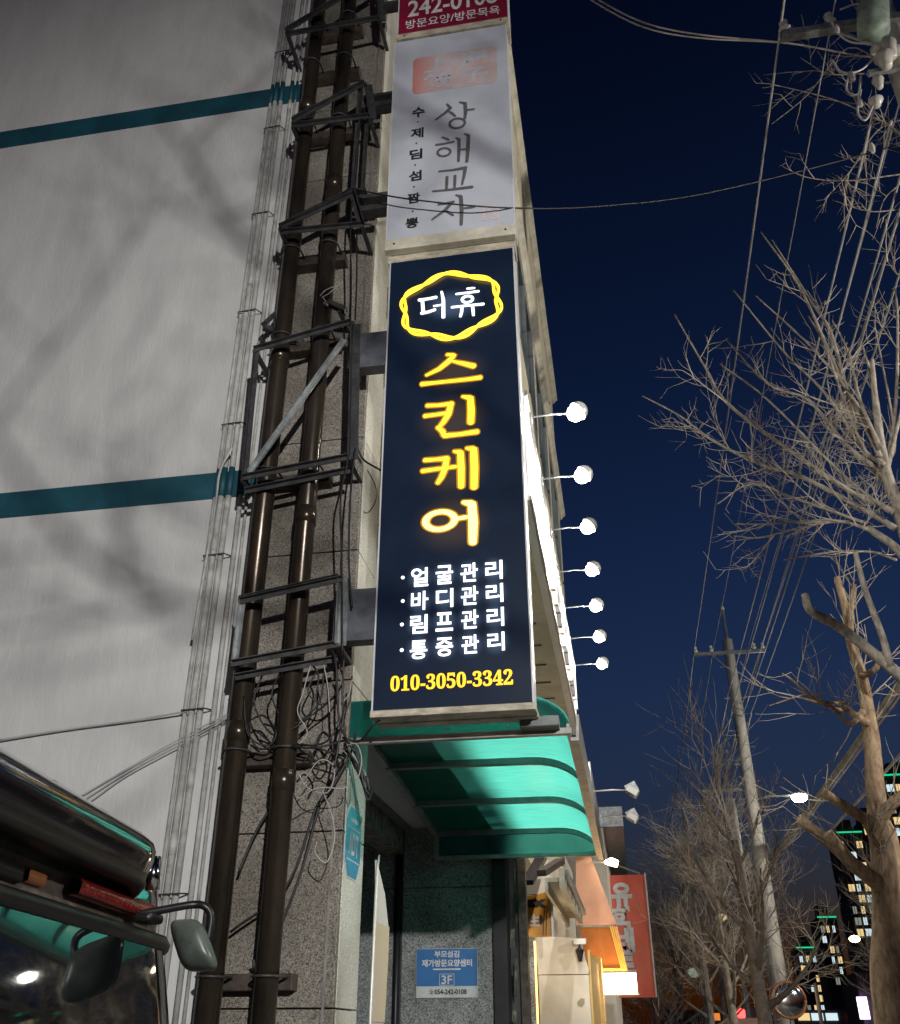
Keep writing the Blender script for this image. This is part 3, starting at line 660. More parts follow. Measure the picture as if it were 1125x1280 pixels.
# ---------------------------------------------------------------- cables on the pier
def smooth(pts, n=8):
    pts = [V(q) for q in pts]; Q = []
    e = [pts[0] * 2 - pts[1]] + pts + [pts[-1] * 2 - pts[-2]]
    for i in range(1, len(e) - 2):
        p0, p1_, p2_, p3 = e[i - 1:i + 3]
        for k in range(n):
            t_ = k / n
            Q.append(.5 * ((2 * p1_) + (p2_ - p0) * t_ + (2 * p0 - 5 * p1_ + 4 * p2_ - p3) * t_ ** 2 + (3 * p1_ - p0 - 3 * p2_ + p3) * t_ ** 3))
    Q.append(pts[-1]); return Q
def cable(px, r_, m, label, Y=5.06, group='cables on the granite pier', name='cable', cat='cable', dy=.03):
    pts = []
    for i, q in enumerate(px):
        pts.append(at(q[0], q[1], Y=q[2] if len(q) > 2 else Y + random.uniform(-dy, dy)))
    return MB().tube(smooth(pts), r_, 6).build(name, m, None, label, cat, group, smooth=True)
random.seed(11)
lb = 'loose black cable looping over the drain pipes below the sign brackets'
loops = [[(330, 838), (318, 880), (345, 920), (385, 895), (398, 850), (392, 832)], [(352, 836), (340, 870), (362, 905), (398, 880), (405, 838)],
         [(395, 840), (385, 865), (405, 880), (428, 855), (424, 830)], [(312, 900), (330, 895), (345, 915), (335, 932), (310, 918), (305, 870)],
         [(300, 870), (308, 905), (322, 935), (352, 932), (392, 935), (432, 925)], [(348, 930), (378, 932), (410, 925), (436, 880), (440, 845)],
         [(395, 935), (405, 915), (416, 935), (405, 955), (394, 938), (402, 916), (415, 925)], [(378, 955), (388, 945), (398, 960), (392, 975)],
         [(330, 905), (362, 912), (395, 890), (420, 870)], [(318, 912), (350, 935), (376, 930), (412, 940), (430, 950)]]
for q in loops: cable(q, .0055, 'cable_black', lb)
lb = 'black cable running up the pier beside the sign brackets'
for q in ([(428, 820), (427, 700), (426, 620), (436, 560), (440, 410)], [(440, 760), (436, 700), (438, 620), (444, 560)], [(432, 930), (428, 870), (430, 822)],
          [(437, 930), (424, 900), (420, 830), (415, 812)], [(440, 250), (438, 300), (439, 350), (438, 402)], [(446, 290), (446, 340), (444, 400)], [(418, 960), (425, 920), (432, 880)]):
    cable(q, .007, 'cable_black', lb, Y=4.97, group='upright cables on the pier', dy=.01)
lb = 'black cable stretched slantwise across the foot of the granite pier'
for q in ([(437, 945), (415, 985), (395, 1010), (358, 1108), (288, 1165)], [(432, 945), (402, 1000), (378, 1085), (350, 1160)], [(345, 1000), (320, 1040), (298, 1092)]):
    cable(q, .008, 'cable_black', lb, Y=5.20, group='slanting cables on the pier', dy=.0)
lb = 'thin white cable dangling among the black loops'
for q in ([(388, 832), (378, 868), (372, 890), (384, 915), (374, 930)], [(405, 832), (410, 860), (412, 890)], [(440, 850), (436, 868), (426, 880)],
          [(372, 965), (385, 985), (410, 990), (418, 960), (400, 950), (380, 975)], [(425, 935), (445, 930), (452, 950), (446, 975), (440, 955)],
          [(402, 985), (415, 1020), (418, 1050), (408, 1078), (394, 1066), (396, 1052)], [(370, 1000), (398, 985), (430, 985), (438, 970)],
          [(400, 370), (408, 362), (425, 356)], [(402, 372), (412, 366), (428, 352)], [(404, 372), (410, 382), (404, 378)]):
    cable(q, .0034, 'cable_white', lb, Y=5.02, group='white cables on the pier', dy=.02)
lb = 'black cable knot at the corner of the pier under the canopy'
for q in ([(432, 925), (440, 950), (452, 975), (460, 1000), (466, 985)], [(430, 935), (448, 958), (456, 985), (464, 995)], [(436, 930), (446, 945), (455, 970), (462, 990), (458, 970)], [(446, 915), (441, 935), (436, 945)]):
    cable(q, .008, 'cable_black', lb, Y=5.24, group='cable knot at the corner', dy=.02)
cable([(428, 922), (450, 926), (468, 905, 5.0), (480, 898, 5.15)], .007, 'cable_black', 'black cable sagging from the pier to the foot of the navy sign', group=None)
cable([(0, 925, 5.27), (80, 912, 5.27), (170, 900, 5.27), (240, 888, 5.25)], .006, 'wire_grey', 'grey wire pinned along the pale side wall above the van', group=None)
for k in range(3):
    cable([(30 + 5 * k, 1033 + 4 * k, 5.27), (95 + 5 * k, 998 + 4 * k, 5.27), (160, 960 + 4 * k, 5.27), (235, 918 + 4 * k, 5.25), (290, 890 + 2 * k, 5.22)], .004, 'wire_grey', 'grey wire slanting up the pale side wall to the conduits', group='slanting wires on the side wall')
cable([(443, 600), (455, 640), (468, 630), (470, 610), (458, 585)], .004, 'cable_black', 'thin black wire curl beside the navy sign', Y=5.4, group=None)
cable([(447, 560), (455, 575), (476, 588)], .007, 'cable_black', 'short black lead entering the side of the navy sign', Y=5.2, group=None)
cable([(290, 560, 5.2), (275, 590, 5.2), (268, 640, 5.22), (240, 800, 5.22)], .008, 'conduit_paint', 'white flexible cable running down beside the conduits', group=None)
# span wire from the bracket across the street
a = at(440, 236, Y=4.93); m1 = at(640, 260, Y=5.4); m2 = at(900, 238, Y=6.3); e = at(1125, 180, Y=7.2)
MB().tube(smooth([a, at(520, 250, Y=4.9), m1 + V((0, -.6, 0)) if False else at(640, 260, Y=5.0), at(760, 257, Y=5.6), m2, e, at(1300, 120, Y=8)]), .0065, 6).build('span_wire', 'cable_black', None, 'thin wire tied to the sign bracket and spanning across the sky', 'wire', smooth=True)

# ---------------------------------------------------------------- entrance canopy
K = thing('entrance_canopy', 'teal polycarbonate entrance canopy with curved edge and metal ribs', 'canopy', (-.95, 7.4, 3.13))
Zb, Zt, Y0, Y1, XR = 3.13, 3.375, 5.36, 9.40, -.235
def xl(y): return -1.60 - .20 * (y - 5.36) / 4.04
def prof(y, off=0.):                                  # sheet profile: flat, then a quarter curve down to the gutter
    P = [V((xl(y), y, Zt + off)), V((-1.1, y, Zt + off)), V((-.60, y, Zt - .004 + off))]
    for k in range(1, 9):
        a = R(90 - 90 * k / 8); P.append(V((-.60 + (.355 + off) * math.cos(a), y, Zt - .215 + (.211 + off) * math.sin(a))))
    return P
ribs = [Y0, 6.78, 8.05, Y1]
for i in range(3):                                    # one sheet between each pair of ribs
    ya, yb = ribs[i] + .004, ribs[i + 1] - .004; rows = [prof(ya + (yb - ya) * k / 4) for k in range(5)]
    MB().grid(rows).build('sheet', 'polycarbonate', K, smooth=True)
for i, y in enumerate(ribs):
    rows = [[p + V((0, dy, dz)) for p in prof(y, -.004 if dz else -.006)] for dy, dz in ((-.028, 0), (.028, 0), (.028, -.045), (-.028, -.045), (-.028, 0))]
    MB().grid(rows).build('rib', 'rib_steel' if 0 < i else 'aluminium', K)
for nm, y in (('end_panel', Y0 - .034), ('end_panel', Y1 + .034)):
    P = [V((p.x, y, p.z)) for p in prof(y)] + [V((-.245, y, Zb + .02)), V((xl(y) - (.10 if y < 6 else 0), y, Zb + .02)), V((xl(y) - (.10 if y < 6 else 0), y, Zt))]
    MB().grid([[p, V((p.x, y, Zb + .02))] for p in P[:-3]]).build(nm, 'polycarbonate', K)
    if y < 6: MB().grid([[V((xl(y) - .13, y, Zb + .02)), V((xl(y) - .13, y, Zt))], [V((xl(y), y, Zb + .02)), V((xl(y), y, Zt))]]).build('end_panel', 'polycarbonate', K)
    MB().span((xl(y) - (.13 if y < 6 else 0), y - .02, Zb - .02), (XR, y + .02, Zb + .018)).build('bottom_bar', 'aluminium', K, bevel=.003)
MB().span((xl(Y1) - .02, Y1 + .012, Zb), (xl(Y1) + .03, Y1 + .058, Zt)).build('end_post', 'aluminium', K)
MB().bar((xl(Y0) + .0, Y0, Zt - .02), (xl(Y1), Y1, Zt - .02), .05, .045).build('wall_bar', 'aluminium', K)
MB().prism([(XR - .01, Y0 - .05, Zb - .06), (XR + .035, Y0 - .05, Zb - .06), (XR + .045, Y0 - .05, Zb + .09), (XR + .03, Y0 - .05, Zb + .09), (XR + .02, Y0 - .05, Zb - .04), (XR - .01, Y0 - .05, Zb - .04)], (0, Y1 - Y0 + .1, 0)).build('gutter', 'aluminium', K)
MB().span((XR - .03, Y0 - .05, Zb - .02), (XR - .012, Y1 + .05, Zb + .04)).build('gutter_bracket', 'aluminium', K)
for x in (-1.68, -1.66, -1.35, -.95, -.6): MB().tube([(x, Y0 - .046, Zb + .045 + (.16 if x == -1.66 else 0)), (x, Y0 - .034, Zb + .045 + (.16 if x == -1.66 else 0))], .008, 8).build('rivet', 'chrome', K)
MB().span((-.52, 5.20, 3.13), (-.30, 5.315, 3.19)).build('junction_box', 'rib_steel', K, bevel=.006)

# ---------------------------------------------------------------- things under the canopy
Sk = thing('security_sticker', 'blue octagonal security company sticker on the pale granite pier', 'sticker', (CX, 5.5, 2.5))
c = V((CX + .003, 5.50, 2.59)); hy, hz, k_ = .17, .20, .07
def octo(g, x): return [V((x, c.y + sx * g * (hy if f else hy - .075), c.z + sz * g * (hz - .10 if f else hz))) for sx, sz, f in ((1, -1, 1), (1, 1, 1), (1, 1, 0), (-1, 1, 0), (-1, 1, 1), (-1, -1, 1), (-1, -1, 0), (1, -1, 0))]
MB().prism(octo(1, c.x), (-.002, 0, 0)).build('border', 'poster_white', Sk); MB().prism(octo(.94, c.x + .002), (-.0015, 0, 0)).build('face', 'sticker_blue', Sk)
put_text(MB(), 'ADT', c + V((.0035, 0, -.01)), .21, .125, (0, 1, 0), UP, .03).build('lettering', 'poster_white', Sk)
MB().span((c.x + .0025, c.y - .13, c.z + .072), (c.x + .0035, c.y + .13, c.z + .079)).span((c.x + .0025, c.y - .13, c.z - .105), (c.x + .0035, c.y + .13, c.z - .098)).build('rule', 'poster_white', Sk)
MB().span((c.x + .0025, c.y - .07, c.z + .108), (c.x + .0035, c.y + .07, c.z + .13)).build('small_print', 'poster_white', Sk)

Po = thing('notice_board', 'blue and white care centre notice on grey granite, third floor mark', 'notice', (-1.715, 9.57, 1.93))
YP = 9.566
MB().span((-2.005, YP, 1.935), (-1.428, 9.579, 2.345)).build('sheet', 'poster_white', Po)
MB().span((-2.002, YP - .002, 2.03), (-1.431, YP - .0005, 2.342)).build('blue_field', 'poster_blue', Po)
tx = MB(); q = -1.716; yy = YP - .004
put_text(tx, '부모섬김', (q, yy, 2.298), .235, .058, RX, UP, .03); put_text(tx, '재가방문요양센터', (q, yy, 2.222), .475, .062, RX, UP, .03)
put_text(tx, '3F', (q, yy, 2.082), .10, .075, RX, UP, .02)
for a0, b0 in (((q - .07, 2.035), (q + .07, 2.039)), ((q - .07, 2.128), (q + .07, 2.132)), ((q - .07, 2.0395), (q - .066, 2.1275)), ((q + .066, 2.0395), (q + .07, 2.1275))): tx.span((a0[0], yy - .0005, a0[1]), (b0[0], yy, b0[1]))
tx.span((q - .13, yy - .0005, 2.164), (q + .13, yy, 2.176)); tx.build('lettering', 'ink_white', Po)
tx = MB(); put_text(tx, '054-242-0108', (q + .035, yy, 1.983), .30, .042, RX, UP, .03); put_text(tx, '☎', (q - .145, yy, 1.983), .04, .04, RX, UP, .0); tx.build('phone_number', 'ink_black', Po)

Bn = thing('standing_banner', 'white feather banner with faded yellow print beside the granite pier', 'banner', (-1.45, 6.1, 0))
rows = []
for k in range(15):
    z = .12 + (2.56 - .12) * k / 14; s_ = k / 14
    wdt = .36 * (1 - max(0, (s_ - .82) / .18) ** 2 * .85)
    rows.append([V((-1.50 + .05 * wdt * y + .012 * math.sin(3 * s_ + y * 3) + .008 * math.sin(9 * s_), 5.86 + wdt * y, z)) for y in (0, .25, .5, .75, 1)])
MB().grid(rows).build('cloth', 'banner_cloth', Bn, smooth=True)
pr = [[p + V((.006, -.001, 0)) for p in r_[:5]] for r_ in rows[9:13]]
MB().grid(pr).build('print', 'banner_print', Bn, smooth=True)
MB().tube([(-1.50, 5.85, .02), (-1.49, 5.852, 1.4), (-1.48, 5.86, 2.5), (-1.48, 5.90, 2.585)], [.014, .012, .009, .006], 8).build('pole', 'lamp_body', Bn, smooth=True)
MB().span((-1.62, 5.72, 0), (-1.38, 6.1, .05)).build('base', 'rubber', Bn, bevel=.015)

# ---------------------------------------------------------------- the shops next door
N = thing('neighbour_shop', 'low pale shop front with white eaves and warm lit doorway past the canopy', 'building', (-1.2, 12.6, 0))
MB().span((-6, 12.5, 0), (-.95, 18, 4.2)).build('wall', 'stucco_white', N)
MB().span((-.80, 9.95, 2.96), (-.66, 13.2, 3.0)).build('eave_soffit', 'stucco_white', N)
MB().span((-.658, 9.9, 2.90), (-.60, 13.25, 3.08)).build('eave_board', 'cream_trim', N)
MB().span((-.598, 9.9, 3.0), (-.56, 13.25, 3.06)).build('gutter', 'galvanised', N)
MB().span((-.80, 9.95, 2.86), (-.77, 13.2, 2.957)).build('rail', 'cream_trim', N)
for k in range(5): MB().box((-.598, 10.3 + k * .65, 2.95), (.008, .03, .06)).build('fixing_clip', 'steel_dark', N)
MB().bar((-.85, 10.2, 3.08), (-.70, 10.9, 3.3), .10, .06).build('brace', 'steel_rust', N); MB().bar((-1.02, 10.4, 3.02), (-.92, 11.2, 3.4), .12, .05).build('brace', 'dark_iron', N)
MB().span((-1.2, 11.98, 0), (-1.13, 12.1, 2.66)).build('door_reveal', 'granite_grey', N)
MB().span((-1.09, 12.0, 0), (-.52, 12.06, 2.24)).build('partition', 'stucco_white', N)
MB().prism([(-1.09, 12.0, 2.25), (-.50, 12.0, 2.25), (-.60, 12.0, 2.62), (-1.11, 12.0, 2.66)], (0, .3, 0)).build('hood', 'stucco_white', N)
MB().span((-1.125, 11.99, 0), (-1.115, 12.1, 2.6)).build('lit_edge', 'edge_glow', N)  # warm light on the door edge, put in as a glowing strip
MB().span((-.515, 12.0, 0), (-.49, 14.5, 2.5)).build('lit_jamb', 'stucco_yellow', N)
MB().prism([(-.66, 11.995, 1.93), (-.62, 11.995, 1.915), (-.585, 11.995, 1.95), (-.58, 11.995, 2.0), (-.625, 11.995, 2.005), (-.665, 11.995, 1.97)], (0, .004, 0)).build('leaf_emblem', 'leaf_mark', N)
Lt = thing('lantern', 'small dark lantern hanging at the corner of the shop hood', 'lantern', (-.60, 11.9, 2.36))
MB().tube([(-.60, 11.9, 2.60), (-.60, 11.9, 2.52)], .008, 6).build('stem', 'dark_iron', Lt); MB().tube([(-.60, 11.9, 2.52), (-.60, 11.9, 2.49), (-.60, 11.9, 2.44), (-.60, 11.9, 2.37)], [.015, .05, .035, .02], 8).build('body', 'dark_iron', Lt)
MB().span((-.66, 11.88, 2.55), (-.52, 11.98, 2.61)).build('mount', 'lamp_body', Lt)
Bm = thing('beer_sign', 'small amber beer sign with black lettering, half hidden by the door post', 'sign', (-1.0, 11.0, 2.6))
P = [V((-1.30, 11.0, 2.56)), V((-.838, 11.0, 2.56)), V((-.838, 11.0, 3.02))] + [V((-.838 - .462 * k / 8, 11.0, 3.02 - .05 * math.sin(math.pi * k / 8))) for k in range(1, 9)]
MB().prism(P, (0, .10, 0)).build('panel', 'beer_yellow', Bm)
MB().span((-1.30, 11.02, 2.985), (-.838, 11.09, 3.14)).build('top_cap', 'stucco_white', Bm); MB().span((-.836, 10.99, 2.55), (-.815, 11.11, 3.16)).build('edge', 'lamp_body', Bm)
put_text(MB(), 'Max', (-1.075, 10.996, 2.905), .40, .12, RX, UP, .06).build('lettering', 'ink_black', Bm)
put_text(MB(), '生', (-1.02, 10.996, 2.72), .12, .12, RX, UP, .03).build('lettering', 'poster_white', Bm)
for x in (-.90, -.87): MB().bar((x - .03, 10.996, 2.57), (x, 10.996, 2.86), .008, .002).build('stripe', 'ink_black', Bm)
MB().prism([(-.945, 10.996, 2.67), (-.925, 10.996, 2.70), (-.93, 10.996, 2.76), (-.945, 10.996, 2.78), (-.96, 10.996, 2.76), (-.965, 10.996, 2.70)], (0, .002, 0)).build('barley_mark', 'steel_rust', Bm)
flood(13.0, 4.50, -.36, .17, None, 'unlit white arm floodlight on the neighbour wall, higher of two', 'unlit floodlights', 1.25)
flood(14.7, 4.50, -.31, .16, None, 'unlit white arm floodlight on the neighbour wall, lower of two', 'unlit floodlights', 1.25)
MB().span((-.55, 12.4, 4.05), (-.34, 15.4, 4.75)).build('side_sign_board', 'galvanised', None, 'grey edge of an unlit sign board carrying two white floodlights', 'sign')
T2 = thing('tall_neighbour', 'grey flat roofed building behind the pink awning', 'building', (-3, 19, 0))
MB().span((-6, 18.2, 0), (-.35, 24, 5.0)).build('wall', 'stucco_white', T2); MB().span((-.45, 18.1, 5.0), (.02, 24, 5.35)).build('roof_box', 'galvanised', T2)
MB().span((-6, 18.15, 5.001), (-.46, 24, 5.15)).build('roof_edge', 'cream_trim', T2)
# pink and orange awning
A = thing('awning', 'pink awning side with orange lit underside and striped valance', 'awning', (-.4, 15.5, 2.5))
a = [at(*q, Y=15.2) for q in ((720, 1070), (738, 1070), (771, 1156), (720, 1156))]
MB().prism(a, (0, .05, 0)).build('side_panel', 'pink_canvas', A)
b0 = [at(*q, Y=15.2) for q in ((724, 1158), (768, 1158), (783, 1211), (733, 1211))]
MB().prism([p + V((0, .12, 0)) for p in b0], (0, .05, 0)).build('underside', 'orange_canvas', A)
for k in range(4):
    p0 = at(766 + 2.5 * k - 3, 1158, Y=15.18); p1_ = at(780 + 2 * k - 3, 1211, Y=15.18); MB().bar(p0, p1_, .018, .03).build('valance_stripe', 'stripe_yellow', A)
MB().bar(at(732, 1212, Y=15.2), at(784, 1212, Y=15.2), .05, .035).build('front_tube', 'stripe_yellow', A)
MB().tube([at(738, 1078, Y=15.1), at(757, 1078, Y=15.1)], .014, 8).build('lamp_arm', 'lamp_body', A)
MB().tube([at(756, 1078, Y=15.1), at(764, 1077, Y=15.1), at(772, 1080, Y=15.1)], [.02, .06, .05], 10).build('arm_lamp', 'flood_warm', A)
Lx = thing('light_box_sign', 'small blank glowing white light box below the orange awning', 'sign', at(767, 1243, Y=15.3))
a, b_ = at(741, 1242, Y=15.3), at(795, 1216, Y=15.3)
MB().span((a.x, 15.3, a.z), (b_.x, 15.42, b_.z)).build('panel', 'light_box', Lx); MB().span((a.x - .02, 15.32, a.z - .02), (b_.x + .02, 15.44, a.z - .002)).build('bottom_edge', 'lamp_body', Lx)
MB().span((a.x - .12, 15.36, a.z + .1), (a.x - .001, 15.40, a.z + .14)).build('wall_arm', 'lamp_body', Lx)
MB().span((-.55, 14.6, 0), (-.45, 15.0, 2.6)).build('lit_pillar', 'stucco_yellow', None, 'warm yellow shop pillar below the awning', 'pillar')
Rs = thing('vertical_banner_sign', 'tall red projecting sign with white vertical lettering behind the awning', 'sign', at(780, 1245, Y=21))
a, b_ = at(756, 1247, Y=21), at(804, 1093, Y=21)
MB().span((a.x, 21, a.z), (b_.x + .02, 21.12, b_.z)).build('face', 'red_banner', Rs); MB().span((b_.x + .021, 20.99, a.z), (b_.x + .05, 21.13, b_.z + .03)).build('edge', 'poster_white', Rs)
for ch, y in zip('유학네트', (1118, 1148, 1175, 1203)):
    p = at(777 + (y - 1118) * .05, y, Y=20.99); put_text(MB(), ch, p, .42, .46, RX, UP, .05).build('character', 'poster_white', Rs)
MB().tube([at(742, 1070, Y=21.05), at(800, 1092, Y=21.05)], .02, 6).build('stay', 'galvanised', Rs)
MB().span((-.36, 21.03, at(0, 1098, Y=21).z - .4), (a.x, 21.08, at(780, 1110, Y=21).z)).build('wall_arm', 'galvanised', Rs)
# warm lamp light that the shop throws on its own front
lamp('awning_bulb', (-.30, 14.8, 2.35), 22, (1, .55, .2))
lamp('hood_bulb', (-.80, 11.4, 2.3), 7, (1, .72, .4))

# ---------------------------------------------------------------- parked van, its tail along the pavement
VN = thing('parked_van', 'black van parked with its glossy tail towards the building corner', 'van', (-3.6, 1.6, 0))
VO = V((-1.40, 2.75, 0)); VU = V((.139, -.990, 0)); VW = V((.990, .139, 0)); TA, TB = -.80, 1.45
def vp(t_, w_, z, rnd=True):
    k = 0
    if rnd:
        e = min(t_ - TA, TB - t_); k = max(0, 1 - e / .34)
    return VO + VU * t_ + VW * (w_ - .20 * k ** 2.4) + V((0, 0, z - (.055 * k ** 2 if z > 1.7 else 0)))
def strip(name, prof_, t0, t1, m, n=22, parent=VN, rnd=True):
    rows = [[vp(t0 + (t1 - t0) * i / n, w_, z, rnd) for w_, z in prof_] for i in range(n + 1)]
    return MB().grid(rows).build(name, m, parent, smooth=True)
strip('roof', [(-4.6, 2.08), (-3.2, 2.15), (-1.6, 2.165), (-.7, 2.16), (-.30, 2.14), (-.16, 2.125)], TA, TB, 'van_paint')
# spoiler with rounded end
def spoil(t_, w_, z):
    e = t_ + .24; k = max(0, 1 - e / .22); return vp(t_, w_ - .16 * k ** 2, z - .075 * k ** 2.2, False)
sp = [(-.26, 2.142), (-.16, 2.158), (-.08, 2.16), (-.03, 2.147), (.0, 2.122), (.012, 2.097), (.010, 2.07), (-.004, 2.035), (-.010, 2.02), (-.006, 2.008), (-.02, 1.998), (-.09, 2.0), (-.12, 2.005)]
rows = [[spoil(-.24 + 1.66 * i / 26, a, b_) for a, b_ in sp[:8]] for i in range(27)]
spo = MB().grid(rows).build('spoiler', 'van_paint', VN, smooth=True)
MB().grid([[spoil(-.24 + 1.66 * i / 26, a, b_) for a, b_ in sp[7:]] for i in range(27)]).build('spoiler_lip', 'van_trim', spo, smooth=True)
strip('tailgate_top', [(-.16, 2.125), (-.13, 2.09), (-.115, 2.02), (-.11, 1.985)], TA, TB, 'van_paint')
strip('tailgate_recess', [(-.11, 1.985), (-.115, 1.94), (-.10, 1.905)], TA, TB, 'van_recess')
strip('tailgate_lip', [(-.10, 1.905), (-.065, 1.902), (-.056, 1.89), (-.060, 1.87), (-.072, 1.86)], TA, TB, 'van_trim')
strip('rear_window', [(-.074, 1.86), (-.034, 1.68), (.01, 1.46), (.05, 1.24)], TA + .12, TB - .12, 'van_glass')
for t0, t1 in ((TA, TA + .12), (TB - .12, TB)):
    strip('window_pillar', [(-.070, 1.86), (-.028, 1.68), (.016, 1.46), (.056, 1.24)], t0, t1, 'van_matte', 6)
strip('tailgate_lower', [(.056, 1.24), (.09, 1.16), (.10, .9), (.10, .62), (.08, .56)], TA, TB, 'van_paint')
strip('bumper', [(.08, .56), (.15, .53), (.17, .42), (.15, .27), (.05, .24)], TA, TB, 'van_trim')
bl = strip('brake_light', [(-.10, 1.984), (-.075, 1.981), (-.066, 1.962), (-.072, 1.938), (-.10, 1.934)], -.42, .28, 'red_lens', 10, rnd=False)
strip('number_lamp', [(-.112, 1.965), (-.095, 1.96), (-.095, 1.935), (-.112, 1.93)], .44, .54, 'amber_lens', 4, rnd=False)
strip('latch', [(-.112, 1.965), (-.09, 1.96), (-.09, 1.925), (-.112, 1.92)], .58, .72, 'van_trim', 4, rnd=False)
# flanks, nose, wheels (behind the tail)
for tt, s_ in ((TA, -1), (TB, 1)):
    P = [vp(tt, w_, z, False) for w_, z in ((-.30, 2.07), (-3.2, 2.10), (-3.9, 1.75), (-4.45, 1.12), (-4.95, .95), (-5.0, .3), (-.1, .25), (-.12, .9), (-.14, 1.25), (-.27, 1.86))]
    side = MB().prism(P, VU * (-.03 * s_)).build('flank', 'van_paint', VN)
    MB().prism([vp(tt + .004 * s_, w_, z, False) for w_, z in ((-.5, 1.8), (-3.1, 1.82), (-3.9, 1.25), (-.45, 1.25))], VU * (.004 * s_)).build('side_window', 'van_glass', side)
    MB().prism([vp(tt + .02 * s_, w_, z, False) for w_, z in ((-.12, 1.3), (-.24, 1.28), (-.2, .72), (-.08, .72))], VU * (-.05 * s_)).build('tail_light', 'red_lens', VN)
    for wx in (-.95, -4.05):
        c = vp(tt - .10 * s_, wx, .33, False); wl = MB().tube([c - VU * .11, c + VU * .11], .33, 24).build('wheel', 'rubber', VN, smooth=False)
        MB().tube([c - VU * .115, c + VU * .115], .2, 20).build('rim', 'galvanised', wl)
rows = [[vp(TA + (TB - TA) * i / 10, w_, z, False) for w_, z in ((-3.2, 2.13), (-3.9, 1.75), (-4.45, 1.12), (-4.95, .95), (-5.0, .3))] for i in range(11)]
MB().grid(rows).build('nose', 'van_paint', VN)
MB().grid([[vp(TA + (TB - TA) * i / 4, w_, .27, False) for w_ in (-5.0, -2.5, .05)] for i in range(5)]).build('floor_pan', 'van_trim', VN)
# chrome rail end and roof antenna foot
c = at(190, 1092, Y=3.0); MB().tube([c + V((0, 0, .05)), c + V((.01, 0, -.05))], .022, 12).build('rail_end', 'chrome', VN, smooth=True)
# backing mirror on its bent arm
am = smooth([at(172, 1143, Y=2.95), at(205, 1137, Y=3.0), at(240, 1131, Y=3.05), at(256, 1133, Y=3.06), at(264, 1146, Y=3.07), at(260, 1176, Y=3.07)])
mr = MB().tube(am, .0125, 10).build('mirror_arm', 'van_trim', VN, smooth=True)
MB().box(at(186, 1148, Y=2.97), (.06, .10, .03)).build('mirror_foot', 'van_trim', VN, bevel=.012)
q0, q1, q2, q3 = at(209, 1150, Y=3.08), at(252, 1148, Y=3.04), at(277, 1214, Y=3.04), at(228, 1215, Y=3.08)
rows = []
for i in range(9):                                   # rounded, bulging shell
    ro = math.sin(math.pi / 2 * i / 8); hgt = math.sqrt(max(0, 1 - ro ** 2.6)); row = []
    for j in range(28):
        a = 2 * math.pi * j / 28; ex = math.copysign(abs(math.cos(a)) ** .5, math.cos(a)) * max(ro, .02); ey = math.copysign(abs(math.sin(a)) ** .5, math.sin(a)) * max(ro, .02)
        p = q0.lerp(q1, .5 + .5 * ex).lerp(q3.lerp(q2, .5 + .5 * ex), .5 + .5 * ey); row.append(p + V((.03, -.085, .0)) * hgt)
    rows.append(row)
sh = MB().grid(rows, True).build('mirror_shell', 'mirror_shell', VN, smooth=True)
MB().prism([p + V((-.004, .012, 0)) for p in rows[-1]], (-.003, .008, 0)).build('mirror_glass', 'chrome', sh)

# ---------------------------------------------------------------- utility poles and wires
def pole(loc, z1, r0, r1, label, arms, name='utility_pole', steps=True, m='concrete_pole', tip=None):
    t_ = thing(name, label, 'pole', loc); x, y = loc[0], loc[1]
    MB().tube([(x, y, 0), (x, y, z1 / 2), (x, y, z1)], [r0, (r0 + r1) / 2, r1], 14).build('shaft', m, t_, smooth=True)
    if tip: MB().tube([(x, y, z1 - .3), (x, y, tip - .1), (x, y, tip)], [.05, .045, .06], 8).build('top_bracket', 'galvanised', t_); MB().tube([(x, y, tip), (x, y, tip + .06), (x, y, tip + .14)], [.04, .06, .03], 8).build('insulator', 'insulator', t_)
    for x0, x1, z in arms:
        MB().bar((x0, y - .13, z), (x1, y - .13, z), .09).build('cross_arm', 'galvanised', t_)
        MB().bar((x - .02, y - .12, z - .55), ((x0 + x) / 2, y - .12, z - .04), .03).build('arm_brace', 'galvanised', t_)
        for q in (x0 + .06, x0 + (x1 - x0) * .25, x1 - (x1 - x0) * .15, x1 - .06):
            MB().tube([(q, y - .13, z + .04), (q, y - .13, z + .10), (q, y - .13, z + .15), (q, y - .13, z + .22)], [.03, .07, .04, .05], 8).build('insulator', 'insulator', t_)
    if steps:
        for k in range(12): s_ = 1 if k % 2 else -1; z = z1 - .8 - k * .45; MB().tube([(x, y, z), (x + s_ * (r1 + .17), y, z + .01)], .014, 5).build('step_bolt', 'galvanised', t_)
    return t_
main = pole((3.36, 26, 0), 11.45, .21, .135, 'tall concrete utility pole with one cross arm and step bolts', [(2.38, 4.32, 11.02)], tip=12.35)
pole((3.42, 55, 0), 12.4, .22, .13, 'distant utility pole with a cross arm, far along the street', [(2.43, 4.36, 11.5)], steps=False, tip=13.0)
nearp = pole((3.52, 7.02, 0), 11.9, .17, .13, 'utility pole with insulators and cable boxes behind the twigs', [(2.4, 4.5, 11.02)], steps=True)
for (px_, py, rr_, ln) in ((1095, 128, .075, .10), (1098, 103, .06, .16), (1106, 75, .10, .22), (1112, 60, .08, .3)):
    p = at(px_, py, Y=6.75); MB().tube([p + V((0, 0, ln / 2)), p + V((0, 0, .2 * ln)), p, p - V((0, 0, ln / 2))], [rr_ * .6, rr_, rr_ * .8, rr_ * .5], 12).build('insulator', 'insulator', nearp, smooth=True)
MB().tube([at(1092, 40, Y=6.8), at(1090, -30, Y=6.8)], .16, 14).build('transformer', 'transformer_paint', nearp, smooth=True)
